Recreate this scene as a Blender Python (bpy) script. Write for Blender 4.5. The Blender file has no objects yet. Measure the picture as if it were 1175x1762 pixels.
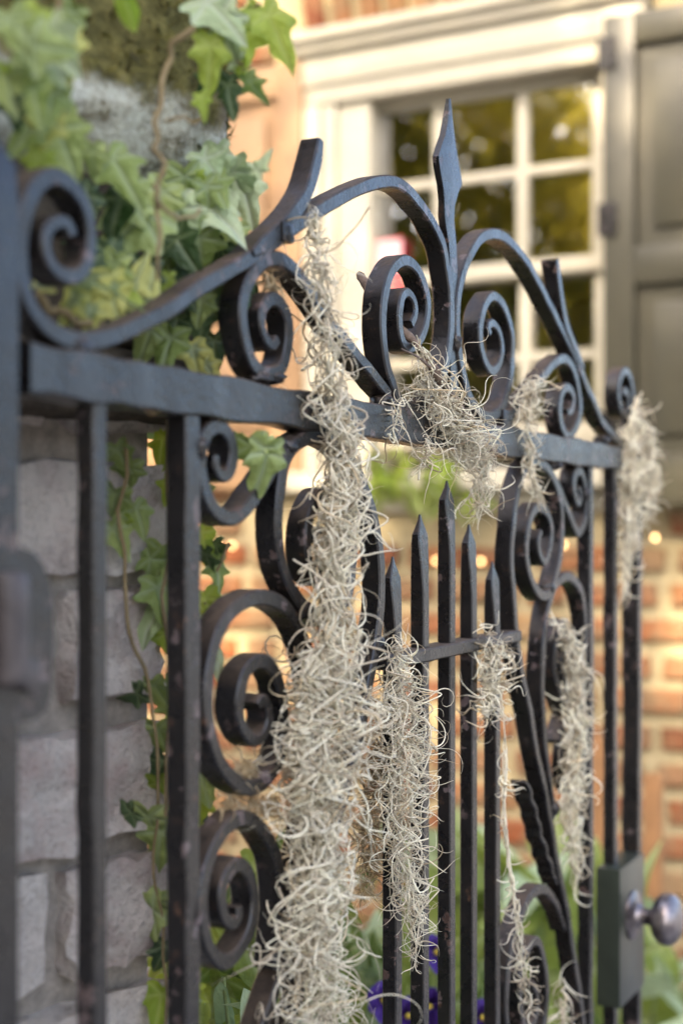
import bpy, bmesh, math, random
import numpy as np
from mathutils import Vector, Matrix

R = math.radians
SC = bpy.context.scene
COL = SC.collection
random.seed(7)
RNG = np.random.default_rng(11)

# ------------------------------------------------------------------ camera, sky, sun, exposure
FPX = 2447.0            # focal length in photo pixels (50 mm, full frame, portrait)
PCX, PHY = 587.5, 915.0  # image centre column and horizon row of the 1175x1762 photo
HC = 1.15               # camera height
cam = bpy.data.cameras.new('camera')
camo = bpy.data.objects.new('camera', cam)
COL.objects.link(camo)
camo.location = (0, 0, HC)
camo.rotation_euler = (R(90), 0, 0)
cam.sensor_fit = 'VERTICAL'
cam.sensor_height = 36.0
cam.sensor_width = 24.0
cam.lens = FPX / 1762 * 36.0
cam.shift_y = (PHY - 881.0) / 1762
cam.clip_start = 0.05
cam.clip_end = 2000
cam.dof.use_dof = True
cam.dof.focus_distance = 1.22
cam.dof.aperture_fstop = 3.1
SC.camera = camo

SUN_AZ = math.atan2(-0.42, -0.907)      # direction to the sun, measured from +Y towards +X
SUN_EL = R(37)
world = bpy.data.worlds.new('World')
SC.world = world
world.use_nodes = True
wn = world.node_tree.nodes
sky = wn.new('ShaderNodeTexSky')
sky.sky_type = 'NISHITA'
sky.sun_disc = False
sky.sun_elevation = SUN_EL
sky.sun_rotation = SUN_AZ
sky.air_density = 0.8
sky.dust_density = 4.2
sky.ozone_density = 0.6
bg = wn['Background']
world.node_tree.links.new(sky.outputs[0], bg.inputs[0])
bg.inputs[1].default_value = 0.15
sl = bpy.data.lights.new('sun', 'SUN')
sl.energy = 4.0
sl.angle = R(0.53)
sl.color = (1.0, 0.82, 0.57)
so = bpy.data.objects.new('sun', sl)
COL.objects.link(so)
tosun = Vector((math.sin(SUN_AZ) * math.cos(SUN_EL), math.cos(SUN_AZ) * math.cos(SUN_EL), math.sin(SUN_EL)))
so.rotation_euler = tosun.to_track_quat('Z', 'Y').to_euler()
so.location = (-3, -6, 8)
vs = SC.view_settings
vs.view_transform = 'Standard'
vs.look = 'None'
vs.gamma = 1.0
vs.exposure = 2.55
vs.use_curve_mapping = False

# ------------------------------------------------------------------ helpers
def tag(o, label=None, cat=None, group=None, kind=None):
    if label: o['label'] = label
    if cat: o['category'] = cat
    if group: o['group'] = group
    if kind: o['kind'] = kind
    return o

def empty(name, loc=(0, 0, 0)):
    o = bpy.data.objects.new(name, None)
    o.empty_display_size = 0.05
    COL.objects.link(o)
    o.location = loc
    return o

def link(name, me, parent=None):
    o = bpy.data.objects.new(name, me)
    COL.objects.link(o)
    if parent is not None:
        o.parent = parent
        pw = Matrix.Identity(4)
        chain = []
        p = parent
        while p is not None:
            chain.append(p)
            p = p.parent
        for p in reversed(chain):
            pw = pw @ p.matrix_parent_inverse @ p.matrix_basis
        o.matrix_parent_inverse = pw.inverted()
    return o

def mesh(name, verts, faces, mat=None, smooth=False, sharp=None):
    me = bpy.data.meshes.new(name)
    me.from_pydata([tuple(v) for v in verts], [], faces)
    if mat: me.materials.append(mat)
    if smooth:
        me.polygons.foreach_set('use_smooth', [True] * len(me.polygons))
        if sharp is not None:
            me.set_sharp_from_angle(angle=sharp)
    me.update()
    return me

def bm_mesh(name, bm, mat=None, smooth=False, sharp=None):
    me = bpy.data.meshes.new(name)
    bm.normal_update()
    bm.to_mesh(me)
    bm.free()
    if mat: me.materials.append(mat)
    if smooth:
        me.polygons.foreach_set('use_smooth', [True] * len(me.polygons))
        if sharp is not None:
            me.set_sharp_from_angle(angle=sharp)
    return me

def fast_mesh(name, V, F, mat=None, smooth=True):
    """V (n,3) array, F (m,k) int array, all faces with k corners"""
    me = bpy.data.meshes.new(name)
    V = np.ascontiguousarray(V, dtype=np.float32)
    F = np.ascontiguousarray(F, dtype=np.int32)
    me.vertices.add(len(V))
    me.vertices.foreach_set('co', V.ravel())
    k = F.shape[1]
    me.loops.add(F.size)
    me.loops.foreach_set('vertex_index', F.ravel())
    me.polygons.add(len(F))
    me.polygons.foreach_set('loop_start', np.arange(0, F.size, k, dtype=np.int32))
    me.update(calc_edges=True)
    if smooth:
        me.polygons.foreach_set('use_smooth', np.ones(len(F), dtype=bool))
    if mat: me.materials.append(mat)
    me.validate()
    return me

def add_box(bm, lo, hi, M=None, bev=0.0):
    r = bmesh.ops.create_cube(bm, size=1.0)
    vs_ = r['verts']
    lo = Vector(lo); hi = Vector(hi)
    c = (lo + hi) / 2; d = hi - lo
    for v in vs_:
        v.co = Vector((c.x + v.co.x * d.x, c.y + v.co.y * d.y, c.z + v.co.z * d.z))
    if bev > 0:
        es = list({e for v in vs_ for e in v.link_edges})
        r2 = bmesh.ops.bevel(bm, geom=es, offset=bev, segments=2, affect='EDGES', profile=0.6)
        vs_ = list({v for f in r2['faces'] for v in f.verts} | {v for v in vs_ if v.is_valid})
    if M is not None:
        for v in vs_:
            v.co = M @ v.co
    return vs_

def catmull(pts, n, closed=False):
    P = np.asarray(pts, float)
    a = np.vstack([2 * P[0] - P[1], P, 2 * P[-1] - P[-2]])
    seg = len(P) - 1
    # arc-length aware sampling
    dens = 24
    out = []
    for i in range(seg):
        p0, p1, p2, p3 = a[i], a[i + 1], a[i + 2], a[i + 3]
        t = np.linspace(0, 1, dens, endpoint=False)[:, None]
        out.append(0.5 * ((2 * p1) + (-p0 + p2) * t + (2 * p0 - 5 * p1 + 4 * p2 - p3) * t ** 2 + (-p0 + 3 * p1 - 3 * p2 + p3) * t ** 3))
    out.append(P[-1:][:])
    C = np.vstack(out)
    L = np.concatenate([[0], np.cumsum(np.linalg.norm(np.diff(C, axis=0), axis=1))])
    tt = np.linspace(0, L[-1], n)
    return np.stack([np.interp(tt, L, C[:, k]) for k in range(C.shape[1])], axis=1)

def smooth_noise(n, k, seed):
    r = np.random.default_rng(seed)
    x = r.normal(size=max(4, k))
    return np.interp(np.linspace(0, len(x) - 1, n), np.arange(len(x)), x)

def tube(path, rad, sides=6):
    P = np.asarray(path, float)
    n = len(P)
    rad = np.broadcast_to(np.asarray(rad, float), (n,))
    T = np.gradient(P, axis=0)
    T /= np.linalg.norm(T, axis=1)[:, None] + 1e-9
    ref = np.array([0.31, 0.17, 0.93])
    A = np.cross(T, ref); A /= np.linalg.norm(A, axis=1)[:, None] + 1e-9
    B = np.cross(T, A)
    ang = np.arange(sides) * 2 * math.pi / sides
    V = P[:, None, :] + rad[:, None, None] * (np.cos(ang)[None, :, None] * A[:, None, :] + np.sin(ang)[None, :, None] * B[:, None, :])
    V = V.reshape(-1, 3)
    F = []
    for i in range(n - 1):
        for j in range(sides):
            k = (j + 1) % sides
            F.append((i * sides + j, i * sides + k, (i + 1) * sides + k, (i + 1) * sides + j))
    return V, np.array(F)

# ------------------------------------------------------------------ materials
class NT:
    def __init__(self, name):
        self.m = bpy.data.materials.new(name)
        self.m.use_nodes = True
        self.t = self.m.node_tree
        self.b = self.t.nodes['Principled BSDF']
        self.out = self.t.nodes['Material Output']
    def n(self, typ, **kw):
        nd = self.t.nodes.new(typ)
        for k, v in kw.items():
            if k.startswith('i_'):
                key = k[2:]
                key = int(key) if key.isdigit() else key.replace('_', ' ')
                nd.inputs[key].default_value = v
            else:
                setattr(nd, k, v)
        return nd
    def l(self, a, b):
        self.t.links.new(a, b)
    def noise(self, scale, detail=4, rough=0.6, vec=None):
        nd = self.n('ShaderNodeTexNoise')
        nd.inputs['Scale'].default_value = scale
        nd.inputs['Detail'].default_value = detail
        nd.inputs['Roughness'].default_value = rough
        if vec is not None: self.l(vec, nd.inputs['Vector'])
        return nd.outputs[0]
    def coord(self, kind='Object'):
        return self.n('ShaderNodeTexCoord').outputs[kind]
    def ramp(self, fac, stops):
        nd = self.n('ShaderNodeValToRGB')
        e = nd.color_ramp.elements
        while len(e) < len(stops): e.new(0.5)
        for i, (p, c) in enumerate(stops):
            e[i].position = p
            e[i].color = tuple(c) + (1,) if len(c) == 3 else c
        self.l(fac, nd.inputs[0])
        return nd.outputs[0]
    def mix(self, fac, a, b, mode='MIX'):
        nd = self.n('ShaderNodeMix', data_type='RGBA', blend_type=mode)
        for s, v in ((nd.inputs[0], fac), (nd.inputs[6], a), (nd.inputs[7], b)):
            if isinstance(v, (int, float)): s.default_value = v
            elif isinstance(v, tuple): s.default_value = v + (1,) if len(v) == 3 else v
            else: self.l(v, s)
        return nd.outputs[2]
    def math(self, op, a, b=0.0):
        nd = self.n('ShaderNodeMath', operation=op)
        for s, v in ((nd.inputs[0], a), (nd.inputs[1], b)):
            if isinstance(v, (int, float)): s.default_value = v
            else: self.l(v, s)
        return nd.outputs[0]
    def bump(self, h, strength=0.3, dist=0.002):
        nd = self.n('ShaderNodeBump')
        nd.inputs['Strength'].default_value = strength
        nd.inputs['Distance'].default_value = dist
        self.l(h, nd.inputs['Height'])
        self.l(nd.outputs[0], self.b.inputs['Normal'])
    def col(self, c):
        if isinstance(c, tuple): self.b.inputs['Base Color'].default_value = c + (1,)
        else: self.l(c, self.b.inputs['Base Color'])
    def rough(self, r):
        if isinstance(r, (int, float)): self.b.inputs['Roughness'].default_value = r
        else: self.l(r, self.b.inputs['Roughness'])
    def translucent(self, color, fac):
        tr = self.n('ShaderNodeBsdfTranslucent')
        if isinstance(color, tuple): tr.inputs[0].default_value = color + (1,)
        else: self.l(color, tr.inputs[0])
        ms = self.n('ShaderNodeMixShader')
        ms.inputs[0].default_value = fac
        self.l(self.b.outputs[0], ms.inputs[1])
        self.l(tr.outputs[0], ms.inputs[2])
        self.l(ms.outputs[0], self.out.inputs[0])

def mat_iron(name='iron_paint'):
    m = NT(name)
    co = m.coord('Object')
    n1 = m.noise(45, 6, 0.68, co)
    n2 = m.noise(260, 4, 0.65, co)
    n3 = m.noise(14, 6, 0.7, co)
    n4 = m.noise(95, 5, 0.7, co)
    base = m.ramp(n1, [(0.3, (0.003, 0.003, 0.0035)), (0.7, (0.008, 0.008, 0.009))])
    # thin grey brown weathering film in drifts
    film = m.math('MULTIPLY', m.ramp(n3, [(0.35, (0.1,) * 3), (0.65, (0.75,) * 3)]), m.ramp(n4, [(0.3, (0.3,) * 3), (0.65, (1,) * 3)]))
    c = m.mix(film, base, (0.017, 0.0145, 0.0135))
    # dust lying on upward faces
    geo = m.n('ShaderNodeNewGeometry')
    sep = m.n('ShaderNodeSeparateXYZ')
    m.l(geo.outputs['Normal'], sep.inputs[0])
    up = m.ramp(sep.outputs[2], [(0.25, (0, 0, 0)), (0.9, (1, 1, 1))])
    dn = m.ramp(n1, [(0.32, (0.3,) * 3), (0.62, (1,) * 3)])
    dust = m.math('MULTIPLY', up, dn)
    dustc = m.ramp(n2, [(0.3, (0.05, 0.033, 0.021)), (0.75, (0.135, 0.093, 0.06))])
    c = m.mix(m.math('MULTIPLY', dust, 0.85), c, dustc)
    # rust specks and bare chipped patches
    rust = m.math('MULTIPLY', m.ramp(n4, [(0.60, (0, 0, 0)), (0.68, (0.8,) * 3)]), m.ramp(n3, [(0.45, (0,) * 3), (0.6, (1,) * 3)]))
    c = m.mix(rust, c, (0.085, 0.045, 0.028))
    chip = m.math('MULTIPLY', m.ramp(m.noise(60, 4, 0.6, co), [(0.60, (0, 0, 0)), (0.61, (1, 1, 1))]), m.ramp(m.noise(9, 3, 0.5, co), [(0.48, (0,) * 3), (0.54, (1,) * 3)]))
    c = m.mix(m.math('MULTIPLY', chip, 0.7), c, m.ramp(n3, [(0.4, (0.085, 0.052, 0.042)), (0.6, (0.13, 0.10, 0.10))]))
    m.col(c)
    rg = m.ramp(n1, [(0.3, (0.17,) * 3), (0.7, (0.34,) * 3)])
    rg = m.mix(m.math('MULTIPLY', film, 0.7), rg, (0.42, 0.42, 0.42))
    m.rough(m.mix(dust, rg, (0.9, 0.9, 0.9)))
    m.b.inputs['Specular IOR Level'].default_value = 0.40
    h = m.math('ADD', m.math('ADD', m.math('MULTIPLY', n2, 0.22), m.math('MULTIPLY', n4, 0.5)), m.math('ADD', n1, m.math('MULTIPLY', chip, -0.5)))
    m.bump(h, 0.5, 0.0020)
    return m.m

def mat_simple(name, c, rough=0.6, var=0.2, scale=30, bump=0.2, bdist=0.002, spec=0.4):
    m = NT(name)
    co = m.coord('Object')
    n = m.noise(scale, 5, 0.65, co)
    a = tuple(x * (1 - var) for x in c); b = tuple(min(1, x * (1 + var)) for x in c)
    m.col(m.ramp(n, [(0.3, a), (0.7, b)]))
    m.rough(rough)
    m.b.inputs['Specular IOR Level'].default_value = spec
    if bump: m.bump(n, bump, bdist)
    return m.m

def mat_brick(name, stops, blotch, mortarish, wash, scale=40, roughness=0.9):
    """bricks: colour by object, blotches, lime wash patches"""
    m = NT(name)
    oi = m.n('ShaderNodeObjectInfo')
    co = m.coord('Object')
    vadd = m.n('ShaderNodeVectorMath', operation='ADD')
    cmb = m.n('ShaderNodeCombineXYZ')
    sc = m.math('MULTIPLY', oi.outputs['Random'], 37.0)
    m.l(sc, cmb.inputs[0]); m.l(sc, cmb.inputs[2])
    m.l(co, vadd.inputs[0]); m.l(cmb.outputs[0], vadd.inputs[1])
    v = vadd.outputs[0]
    base = m.ramp(oi.outputs['Random'], stops)
    n1 = m.noise(scale, 6, 0.7, v)
    n2 = m.noise(scale * 5, 4, 0.7, v)
    n3 = m.noise(scale * 0.5, 5, 0.65, v)
    c = m.mix(m.ramp(n1, [(0.42, (0,) * 3), (0.62, (0.85,) * 3)]), base, blotch)
    c = m.mix(m.ramp(n3, [(0.5 - wash * 0.2, (0,) * 3), (0.62 - wash * 0.1, (wash,) * 3)]), c, mortarish)
    c = m.mix(m.ramp(n2, [(0.3, (0.35,) * 3), (0.5, (0,) * 3)]), c, tuple(x * 0.35 for x in blotch))
    m.col(c)
    m.rough(roughness)
    m.b.inputs['Specular IOR Level'].default_value = 0.2
    m.bump(m.math('ADD', n1, m.math('MULTIPLY', n2, 0.6)), 1.0, 0.008)
    return m.m

def mat_leaf(name, lo, hi, vein, trans, tfac=0.35, rough=0.42, edge=None, gloss=0.28):
    m = NT(name)
    oi = m.n('ShaderNodeObjectInfo')
    va = m.n('ShaderNodeAttribute', attribute_name='vein').outputs['Fac']
    ra = m.n('ShaderNodeAttribute', attribute_name='rad').outputs['Fac']
    co = m.coord('Object')
    n = m.noise(3.0, 4, 0.6, co)
    f = m.math('ADD', m.math('MULTIPLY', oi.outputs['Random'], 0.7), m.math('MULTIPLY', n, 0.5))
    c = m.ramp(f, [(0.2, lo), (0.95, hi)])
    if edge:
        er = m.math('ADD', ra, m.math('MULTIPLY', m.noise(4.0, 3, 0.5, co), 0.7))
        c = m.mix(m.ramp(er, [(0.78, (0,) * 3), (0.86, (1,) * 3)]), c, edge)
    c = m.mix(m.math('MULTIPLY', va, 0.75), c, vein)
    m.col(c)
    m.rough(rough)
    m.b.inputs['Specular IOR Level'].default_value = gloss
    m.bump(m.math('ADD', m.math('MULTIPLY', va, -0.6), n), 0.35, 0.05)
    m.translucent(m.mix(0.6, c, trans), tfac)
    return m.m

M = {}
M['iron'] = mat_iron()
M['worn_iron'] = mat_simple('worn_iron', (0.045, 0.036, 0.034), 0.5, 0.5, 70, 0.5, 0.0015, 0.4)
M['box_paint'] = mat_simple('latch_box_paint', (0.022, 0.027, 0.020), 0.32, 0.25, 25, 0.25, 0.001)
def mat_knob():
    m = NT('knob_metal')
    n = m.noise(60, 5, 0.6, m.coord('Object'))
    m.col(m.ramp(n, [(0.35, (0.10, 0.085, 0.09)), (0.65, (0.28, 0.25, 0.25))]))
    m.b.inputs['Metallic'].default_value = 0.85
    m.rough(m.ramp(n, [(0.3, (0.25,) * 3), (0.7, (0.45,) * 3)]))
    m.bump(n, 0.1, 0.001)
    return m.m
M['knob'] = mat_knob()
M['pier_brick'] = mat_brick('pier_brick', [(0.0, (0.40, 0.31, 0.275)), (0.35, (0.47, 0.425, 0.385)), (0.7, (0.48, 0.435, 0.38)), (1.0, (0.36, 0.285, 0.265))],
                            (0.13, 0.095, 0.08), (0.64, 0.60, 0.54), 0.62, 48)
M['house_brick'] = mat_brick('house_brick', [(0.0, (0.24, 0.068, 0.024)), (0.22, (0.27, 0.12, 0.05)), (0.45, (0.15, 0.05, 0.026)), (0.6, (0.26, 0.075, 0.026)), (0.8, (0.30, 0.18, 0.08)), (1.0, (0.22, 0.085, 0.035))],
                             (0.15, 0.072, 0.036), (0.27, 0.215, 0.12), 0.42, 14)
M['mortar'] = mat_simple('lime_mortar', (0.31, 0.255, 0.15), 0.95, 0.2, 40, 0.6, 0.004, 0.1)
M['pier_mortar'] = mat_simple('pier_mortar', (0.24, 0.215, 0.185), 0.95, 0.35, 60, 0.9, 0.006, 0.1)
M['dark_stone'] = mat_simple('damp_stone', (0.065, 0.052, 0.038), 0.95, 0.5, 40, 0.9, 0.006, 0.15)  # dark stone under the cap; the overhang's shade is put into its colour
M['white_paint'] = mat_simple('white_trim_paint', (0.41, 0.375, 0.285), 0.5, 0.06, 12, 0.1, 0.002)
M['shutter_green'] = mat_simple('dark_shutter_paint', (0.044, 0.040, 0.024), 0.40, 0.1, 10, 0.08, 0.001, 0.5)
M['shutter_tan'] = mat_simple('tan_shutter_paint', (0.25, 0.15, 0.075), 0.55, 0.1, 10, 0.1, 0.001, 0.4)  # tan puts warm sunlight into the left shutter's colour
M['red_sign'] = mat_simple('sign_red', (0.55, 0.03, 0.05), 0.5, 0.05, 10, 0)
M['pink_sign'] = mat_simple('sign_print', (0.68, 0.42, 0.42), 0.5, 0.05, 10, 0)
M['curtain'] = mat_simple('curtain_cloth', (0.62, 0.56, 0.42), 0.9, 0.08, 8, 0)
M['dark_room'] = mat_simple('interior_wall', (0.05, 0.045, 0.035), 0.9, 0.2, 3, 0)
M['soil'] = mat_simple('garden_soil', (0.11, 0.075, 0.045), 0.98, 0.4, 25, 0.8, 0.02, 0.1)
M['ground'] = mat_simple('ground_paving', (0.185, 0.19, 0.20), 0.9, 0.25, 6, 0.4, 0.01, 0.2)
M['bark'] = mat_simple('tree_bark', (0.12, 0.09, 0.065), 0.95, 0.4, 12, 0.9, 0.03, 0.1)
M['twig'] = mat_simple('twig_bark', (0.16, 0.12, 0.095), 0.9, 0.5, 120, 0.8, 0.002, 0.15)
M['vine'] = mat_simple('vine_stem', (0.19, 0.145, 0.075), 0.8, 0.3, 60, 0.5, 0.001, 0.2)
M['vine_green'] = mat_simple('vine_stem_green', (0.16, 0.20, 0.07), 0.7, 0.3, 60, 0.3, 0.001, 0.3)
M['stake'] = mat_simple('wood_stake', (0.25, 0.125, 0.05), 0.8, 0.25, 18, 0.3, 0.003)
M['wire'] = mat_simple('wire', (0.10, 0.08, 0.05), 0.7, 0.2, 20, 0)
def mat_bulb():
    m = NT('bulb_glow')
    m.col((0.9, 0.6, 0.3))
    m.b.inputs['Emission Color'].default_value = (1.0, 0.55, 0.22, 1)
    m.b.inputs['Emission Strength'].default_value = 1.7
    return m.m
M['bulb'] = mat_bulb()
def mat_glass():
    m = NT('window_glass')
    m.col((0.02, 0.022, 0.02))
    m.rough(0.02)
    m.b.inputs['Specular IOR Level'].default_value = 0.5
    m.b.inputs['IOR'].default_value = 1.5
    n = m.noise(2.2, 2, 0.5, m.coord('Object'))
    m.bump(n, 0.12, 0.02)
    gl = m.n('ShaderNodeBsdfGlossy')
    gl.inputs['Roughness'].default_value = 0.015
    gl.inputs['Color'].default_value = (1, 1, 1, 1)
    tr = m.n('ShaderNodeBsdfTransparent')
    tr.inputs[0].default_value = (0.80, 0.82, 0.78, 1)
    fr = m.n('ShaderNodeFresnel'); fr.inputs['IOR'].default_value = 4.6
    bmp = [x for x in m.t.nodes if x.type == 'BUMP'][0]
    m.l(bmp.outputs[0], gl.inputs['Normal'])
    ms = m.n('ShaderNodeMixShader')
    m.l(fr.outputs[0], ms.inputs[0])
    m.l(tr.outputs[0], ms.inputs[1]); m.l(gl.outputs[0], ms.inputs[2])
    m.l(ms.outputs[0], m.out.inputs[0])
    return m.m
M['glass'] = mat_glass()
def mat_cap():
    m = NT('lichen_stone')
    co = m.coord('Object')
    n1 = m.noise(16, 7, 0.72, co)
    n2 = m.noise(75, 5, 0.7, co)
    n3 = m.noise(7, 5, 0.65, co)
    stone = m.ramp(n2, [(0.3, (0.045, 0.036, 0.024)), (0.7, (0.15, 0.125, 0.085))])
    lich = m.ramp(m.noise(42, 6, 0.75, co), [(0.40, (0.16, 0.145, 0.11)), (0.47, (0.38, 0.38, 0.32)), (0.62, (0.56, 0.58, 0.50))])
    sep = m.n('ShaderNodeSeparateXYZ'); m.l(co, sep.inputs[0])
    zz = m.math('ADD', m.math('MULTIPLY', sep.outputs[2], -9.0), -0.56)        # lichen crust grows thicker on the lower lip
    lm = m.ramp(m.math('ADD', m.math('MULTIPLY', n1, 0.8), zz), [(0.48, (0,) * 3), (0.62, (1,) * 3)])
    c = m.mix(lm, stone, lich)
    mm = m.ramp(n3, [(0.36, (0,) * 3), (0.5, (0.9,) * 3)])
    mossc = m.ramp(n2, [(0.3, (0.035, 0.032, 0.008)), (0.7, (0.17, 0.15, 0.045))])
    c = m.mix(m.math('MULTIPLY', mm, m.math('SUBTRACT', 1.0, m.math('MULTIPLY', lm, 0.7))), c, mossc)
    m.col(c); m.rough(0.97)
    m.b.inputs['Specular IOR Level'].default_value = 0.15
    m.bump(m.math('ADD', n2, n1), 0.9, 0.008)
    return m.m
M['cap'] = mat_cap()
def mat_strand(name, cols, tf=0.25):
    m = NT(name)
    a = m.n('ShaderNodeAttribute', attribute_name='tint').outputs['Fac']
    c = m.ramp(a, cols)
    m.col(c); m.rough(0.75)
    m.b.inputs['Specular IOR Level'].default_value = 0.25
    m.translucent(c, tf)
    return m.m
M['moss'] = mat_strand('spanish_moss', [(0.0, (0.36, 0.29, 0.19)), (0.18, (0.62, 0.54, 0.41)), (0.5, (0.80, 0.745, 0.59)), (0.9, (0.86, 0.82, 0.64)), (1.0, (0.74, 0.61, 0.40))])
M['moss_tan'] = mat_strand('spanish_moss_dry', [(0.0, (0.36, 0.25, 0.13)), (0.5, (0.52, 0.40, 0.23)), (1.0, (0.58, 0.50, 0.34))], 0.35)  # tan of dried scraps; for the picket clump, back-lit glow put into colour
M['cushion'] = mat_strand('cushion_moss', [(0.0, (0.035, 0.03, 0.008)), (0.5, (0.12, 0.11, 0.025)), (1.0, (0.24, 0.22, 0.08))], 0.2)
M['ivy_mid'] = mat_leaf('ivy_mid', (0.165, 0.225, 0.06), (0.34, 0.40, 0.145), (0.30, 0.36, 0.22), (0.25, 0.40, 0.05), 0.3)
M['ivy_pale'] = mat_leaf('ivy_pale', (0.30, 0.385, 0.20), (0.45, 0.52, 0.31), (0.42, 0.46, 0.34), (0.30, 0.42, 0.10), 0.25)
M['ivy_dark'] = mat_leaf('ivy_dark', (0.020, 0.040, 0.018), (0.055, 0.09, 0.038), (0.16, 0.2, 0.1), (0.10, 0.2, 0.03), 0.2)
M['ivy_bright'] = mat_leaf('ivy_bright', (0.20, 0.29, 0.035), (0.34, 0.42, 0.07), (0.42, 0.48, 0.15), (0.45, 0.60, 0.05), 0.5)
M['ivy_varieg'] = mat_leaf('ivy_variegated', (0.16, 0.22, 0.13), (0.28, 0.33, 0.22), (0.35, 0.4, 0.22), (0.4, 0.5, 0.08), 0.35, edge=(0.50, 0.50, 0.16))
M['bed_green'] = mat_leaf('bed_leaf', (0.10, 0.145, 0.028), (0.22, 0.27, 0.065), (0.38, 0.42, 0.2), (0.40, 0.48, 0.06), 0.4)
M['bed_pale'] = mat_leaf('bed_leaf_pale', (0.25, 0.34, 0.20), (0.38, 0.46, 0.28), (0.42, 0.5, 0.32), (0.3, 0.4, 0.12), 0.3)
M['bed_dark'] = mat_leaf('bed_leaf_dark', (0.05, 0.085, 0.02), (0.12, 0.16, 0.05), (0.2, 0.24, 0.1), (0.2, 0.3, 0.03), 0.3)
M['tree_leaf'] = mat_leaf('tree_leaf', (0.13, 0.13, 0.02), (0.30, 0.26, 0.05), (0.2, 0.22, 0.05), (0.60, 0.50, 0.06), 0.6)
M['hedge_leaf'] = mat_leaf('hedge_leaf', (0.02, 0.035, 0.012), (0.05, 0.07, 0.02), (0.06, 0.08, 0.03), (0.06, 0.1, 0.01), 0.15)
M['petal'] = mat_simple('pansy_petal', (0.045, 0.012, 0.17), 0.6, 0.35, 60, 0)
M['petal_eye'] = mat_simple('pansy_eye', (0.55, 0.40, 0.04), 0.6, 0.1, 60, 0)

# ------------------------------------------------------------------ frames of reference (gate, house wall, pier)
TH = R(62)
U = np.array([math.cos(TH), math.sin(TH), 0.0])        # along the gate, away to the right
N = np.array([math.sin(TH), -math.cos(TH), 0.0])       # out of the gate towards the path
Z0 = 1.30
C0 = np.array([(768 - PCX) / FPX * Z0, Z0, 0.0])
CAM = np.array([0, 0, HC])
def ray(x, y):
    return np.array([(x - PCX) / FPX, 1.0, (PHY - y) / FPX])
def pxz(x, y, depth):
    return ray(x, y) * depth + CAM
def on_plane(x, y, p0, n, w=0.0):
    r = ray(x, y)
    return r * ((w + p0 @ n) / (r @ n))
def pxg(x, y, w=0.0):
    """photo pixel -> (s, z) on the gate plane; z relative to the camera"""
    P = on_plane(x, y, C0, N, w)
    return ((P - C0) @ U, P[2])
def G(s, w, z):
    return C0 + U * s + N * w + np.array([0, 0, z]) + CAM
def gate_px(x, y, w=0.0):
    s, z = pxg(x, y, w)
    return G(s, w, z)
MG = Matrix(((U[0], N[0], 0, C0[0]), (U[1], N[1], 0, C0[1]), (0, 0, 1, HC), (0, 0, 0, 1)))   # local (s, w, z)

TW = R(28)
UW = np.array([math.cos(TW), -math.sin(TW), 0.0])
NW = np.array([-math.sin(TW), -math.cos(TW), 0.0])
W0 = np.array([0.0, 3.43 / 0.883, 0.0])
def pxw(x, y, out=0.0):
    P = on_plane(x, y, W0, NW, out)
    return ((P - W0) @ UW, P[2])
def W(q, out, z):
    return W0 + UW * q + NW * out + np.array([0, 0, z]) + CAM
MW = Matrix(((UW[0], NW[0], 0, W0[0]), (UW[1], NW[1], 0, W0[1]), (0, 0, 1, HC), (0, 0, 0, 1)))

TP = R(52)
UP = np.array([math.cos(TP), math.sin(TP), 0.0])
NP_ = np.array([math.sin(TP), -math.cos(TP), 0.0])
KD = 1.06
K0 = np.array([(290 - PCX) / FPX * KD, KD, 0.0])
def pxp(x, y, out=0.0):
    return on_plane(x, y, K0, NP_, out) + CAM
MP = Matrix(((UP[0], NP_[0], 0, K0[0]), (UP[1], NP_[1], 0, K0[1]), (0, 0, 1, HC), (0, 0, 0, 1)))

# ------------------------------------------------------------------ ground
def build_ground():
    bm = bmesh.new()
    bmesh.ops.create_grid(bm, x_segments=40, y_segments=40, size=300)
    o = link('ground', bm_mesh('ground', bm, M['ground']))
    tag(o, kind='structure')
    # planted bed between gate and house: an uneven sheet of soil
    n = 40
    r = np.random.default_rng(3)
    V = []; F = []
    for i in range(n):
        for j in range(n):
            s = -0.75 + 3.6 * i / (n - 1)
            v = 0.10 + 1.62 * j / (n - 1)       # distance behind gate, towards house side
            P = C0 + U * s * 0.55 - N * v
            edge = min(1.0, min(i, j, n - 1 - i, n - 1 - j) / 4)
            V.append((P[0], P[1], 0.004 + edge * (0.16 + 0.03 * r.random())))
    for i in range(n - 1):
        for j in range(n - 1):
            F.append((i * n + j, i * n + j + 1, (i + 1) * n + j + 1, (i + 1) * n + j))
    o = link('garden_bed', mesh('garden_bed', V, F, M['soil'], True))
    tag(o, kind='structure')
build_ground()

# ------------------------------------------------------------------ house
def brick_mesh(name, L, D, H, mat, seed, jit=0.004, bev=0.006):
    r = random.Random(seed)
    bm = bmesh.new()
    add_box(bm, (-L / 2, -D / 2, -H / 2), (L / 2, D / 2, H / 2), None, 0)
    bmesh.ops.bevel(bm, geom=list(bm.edges), offset=bev, segments=1, affect='EDGES')
    for v in bm.verts:
        v.co += Vector((r.uniform(-1, 1), r.uniform(-1, 1) * 0.7, r.uniform(-1, 1))) * jit
    return bm_mesh(name, bm, mat, False)

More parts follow.
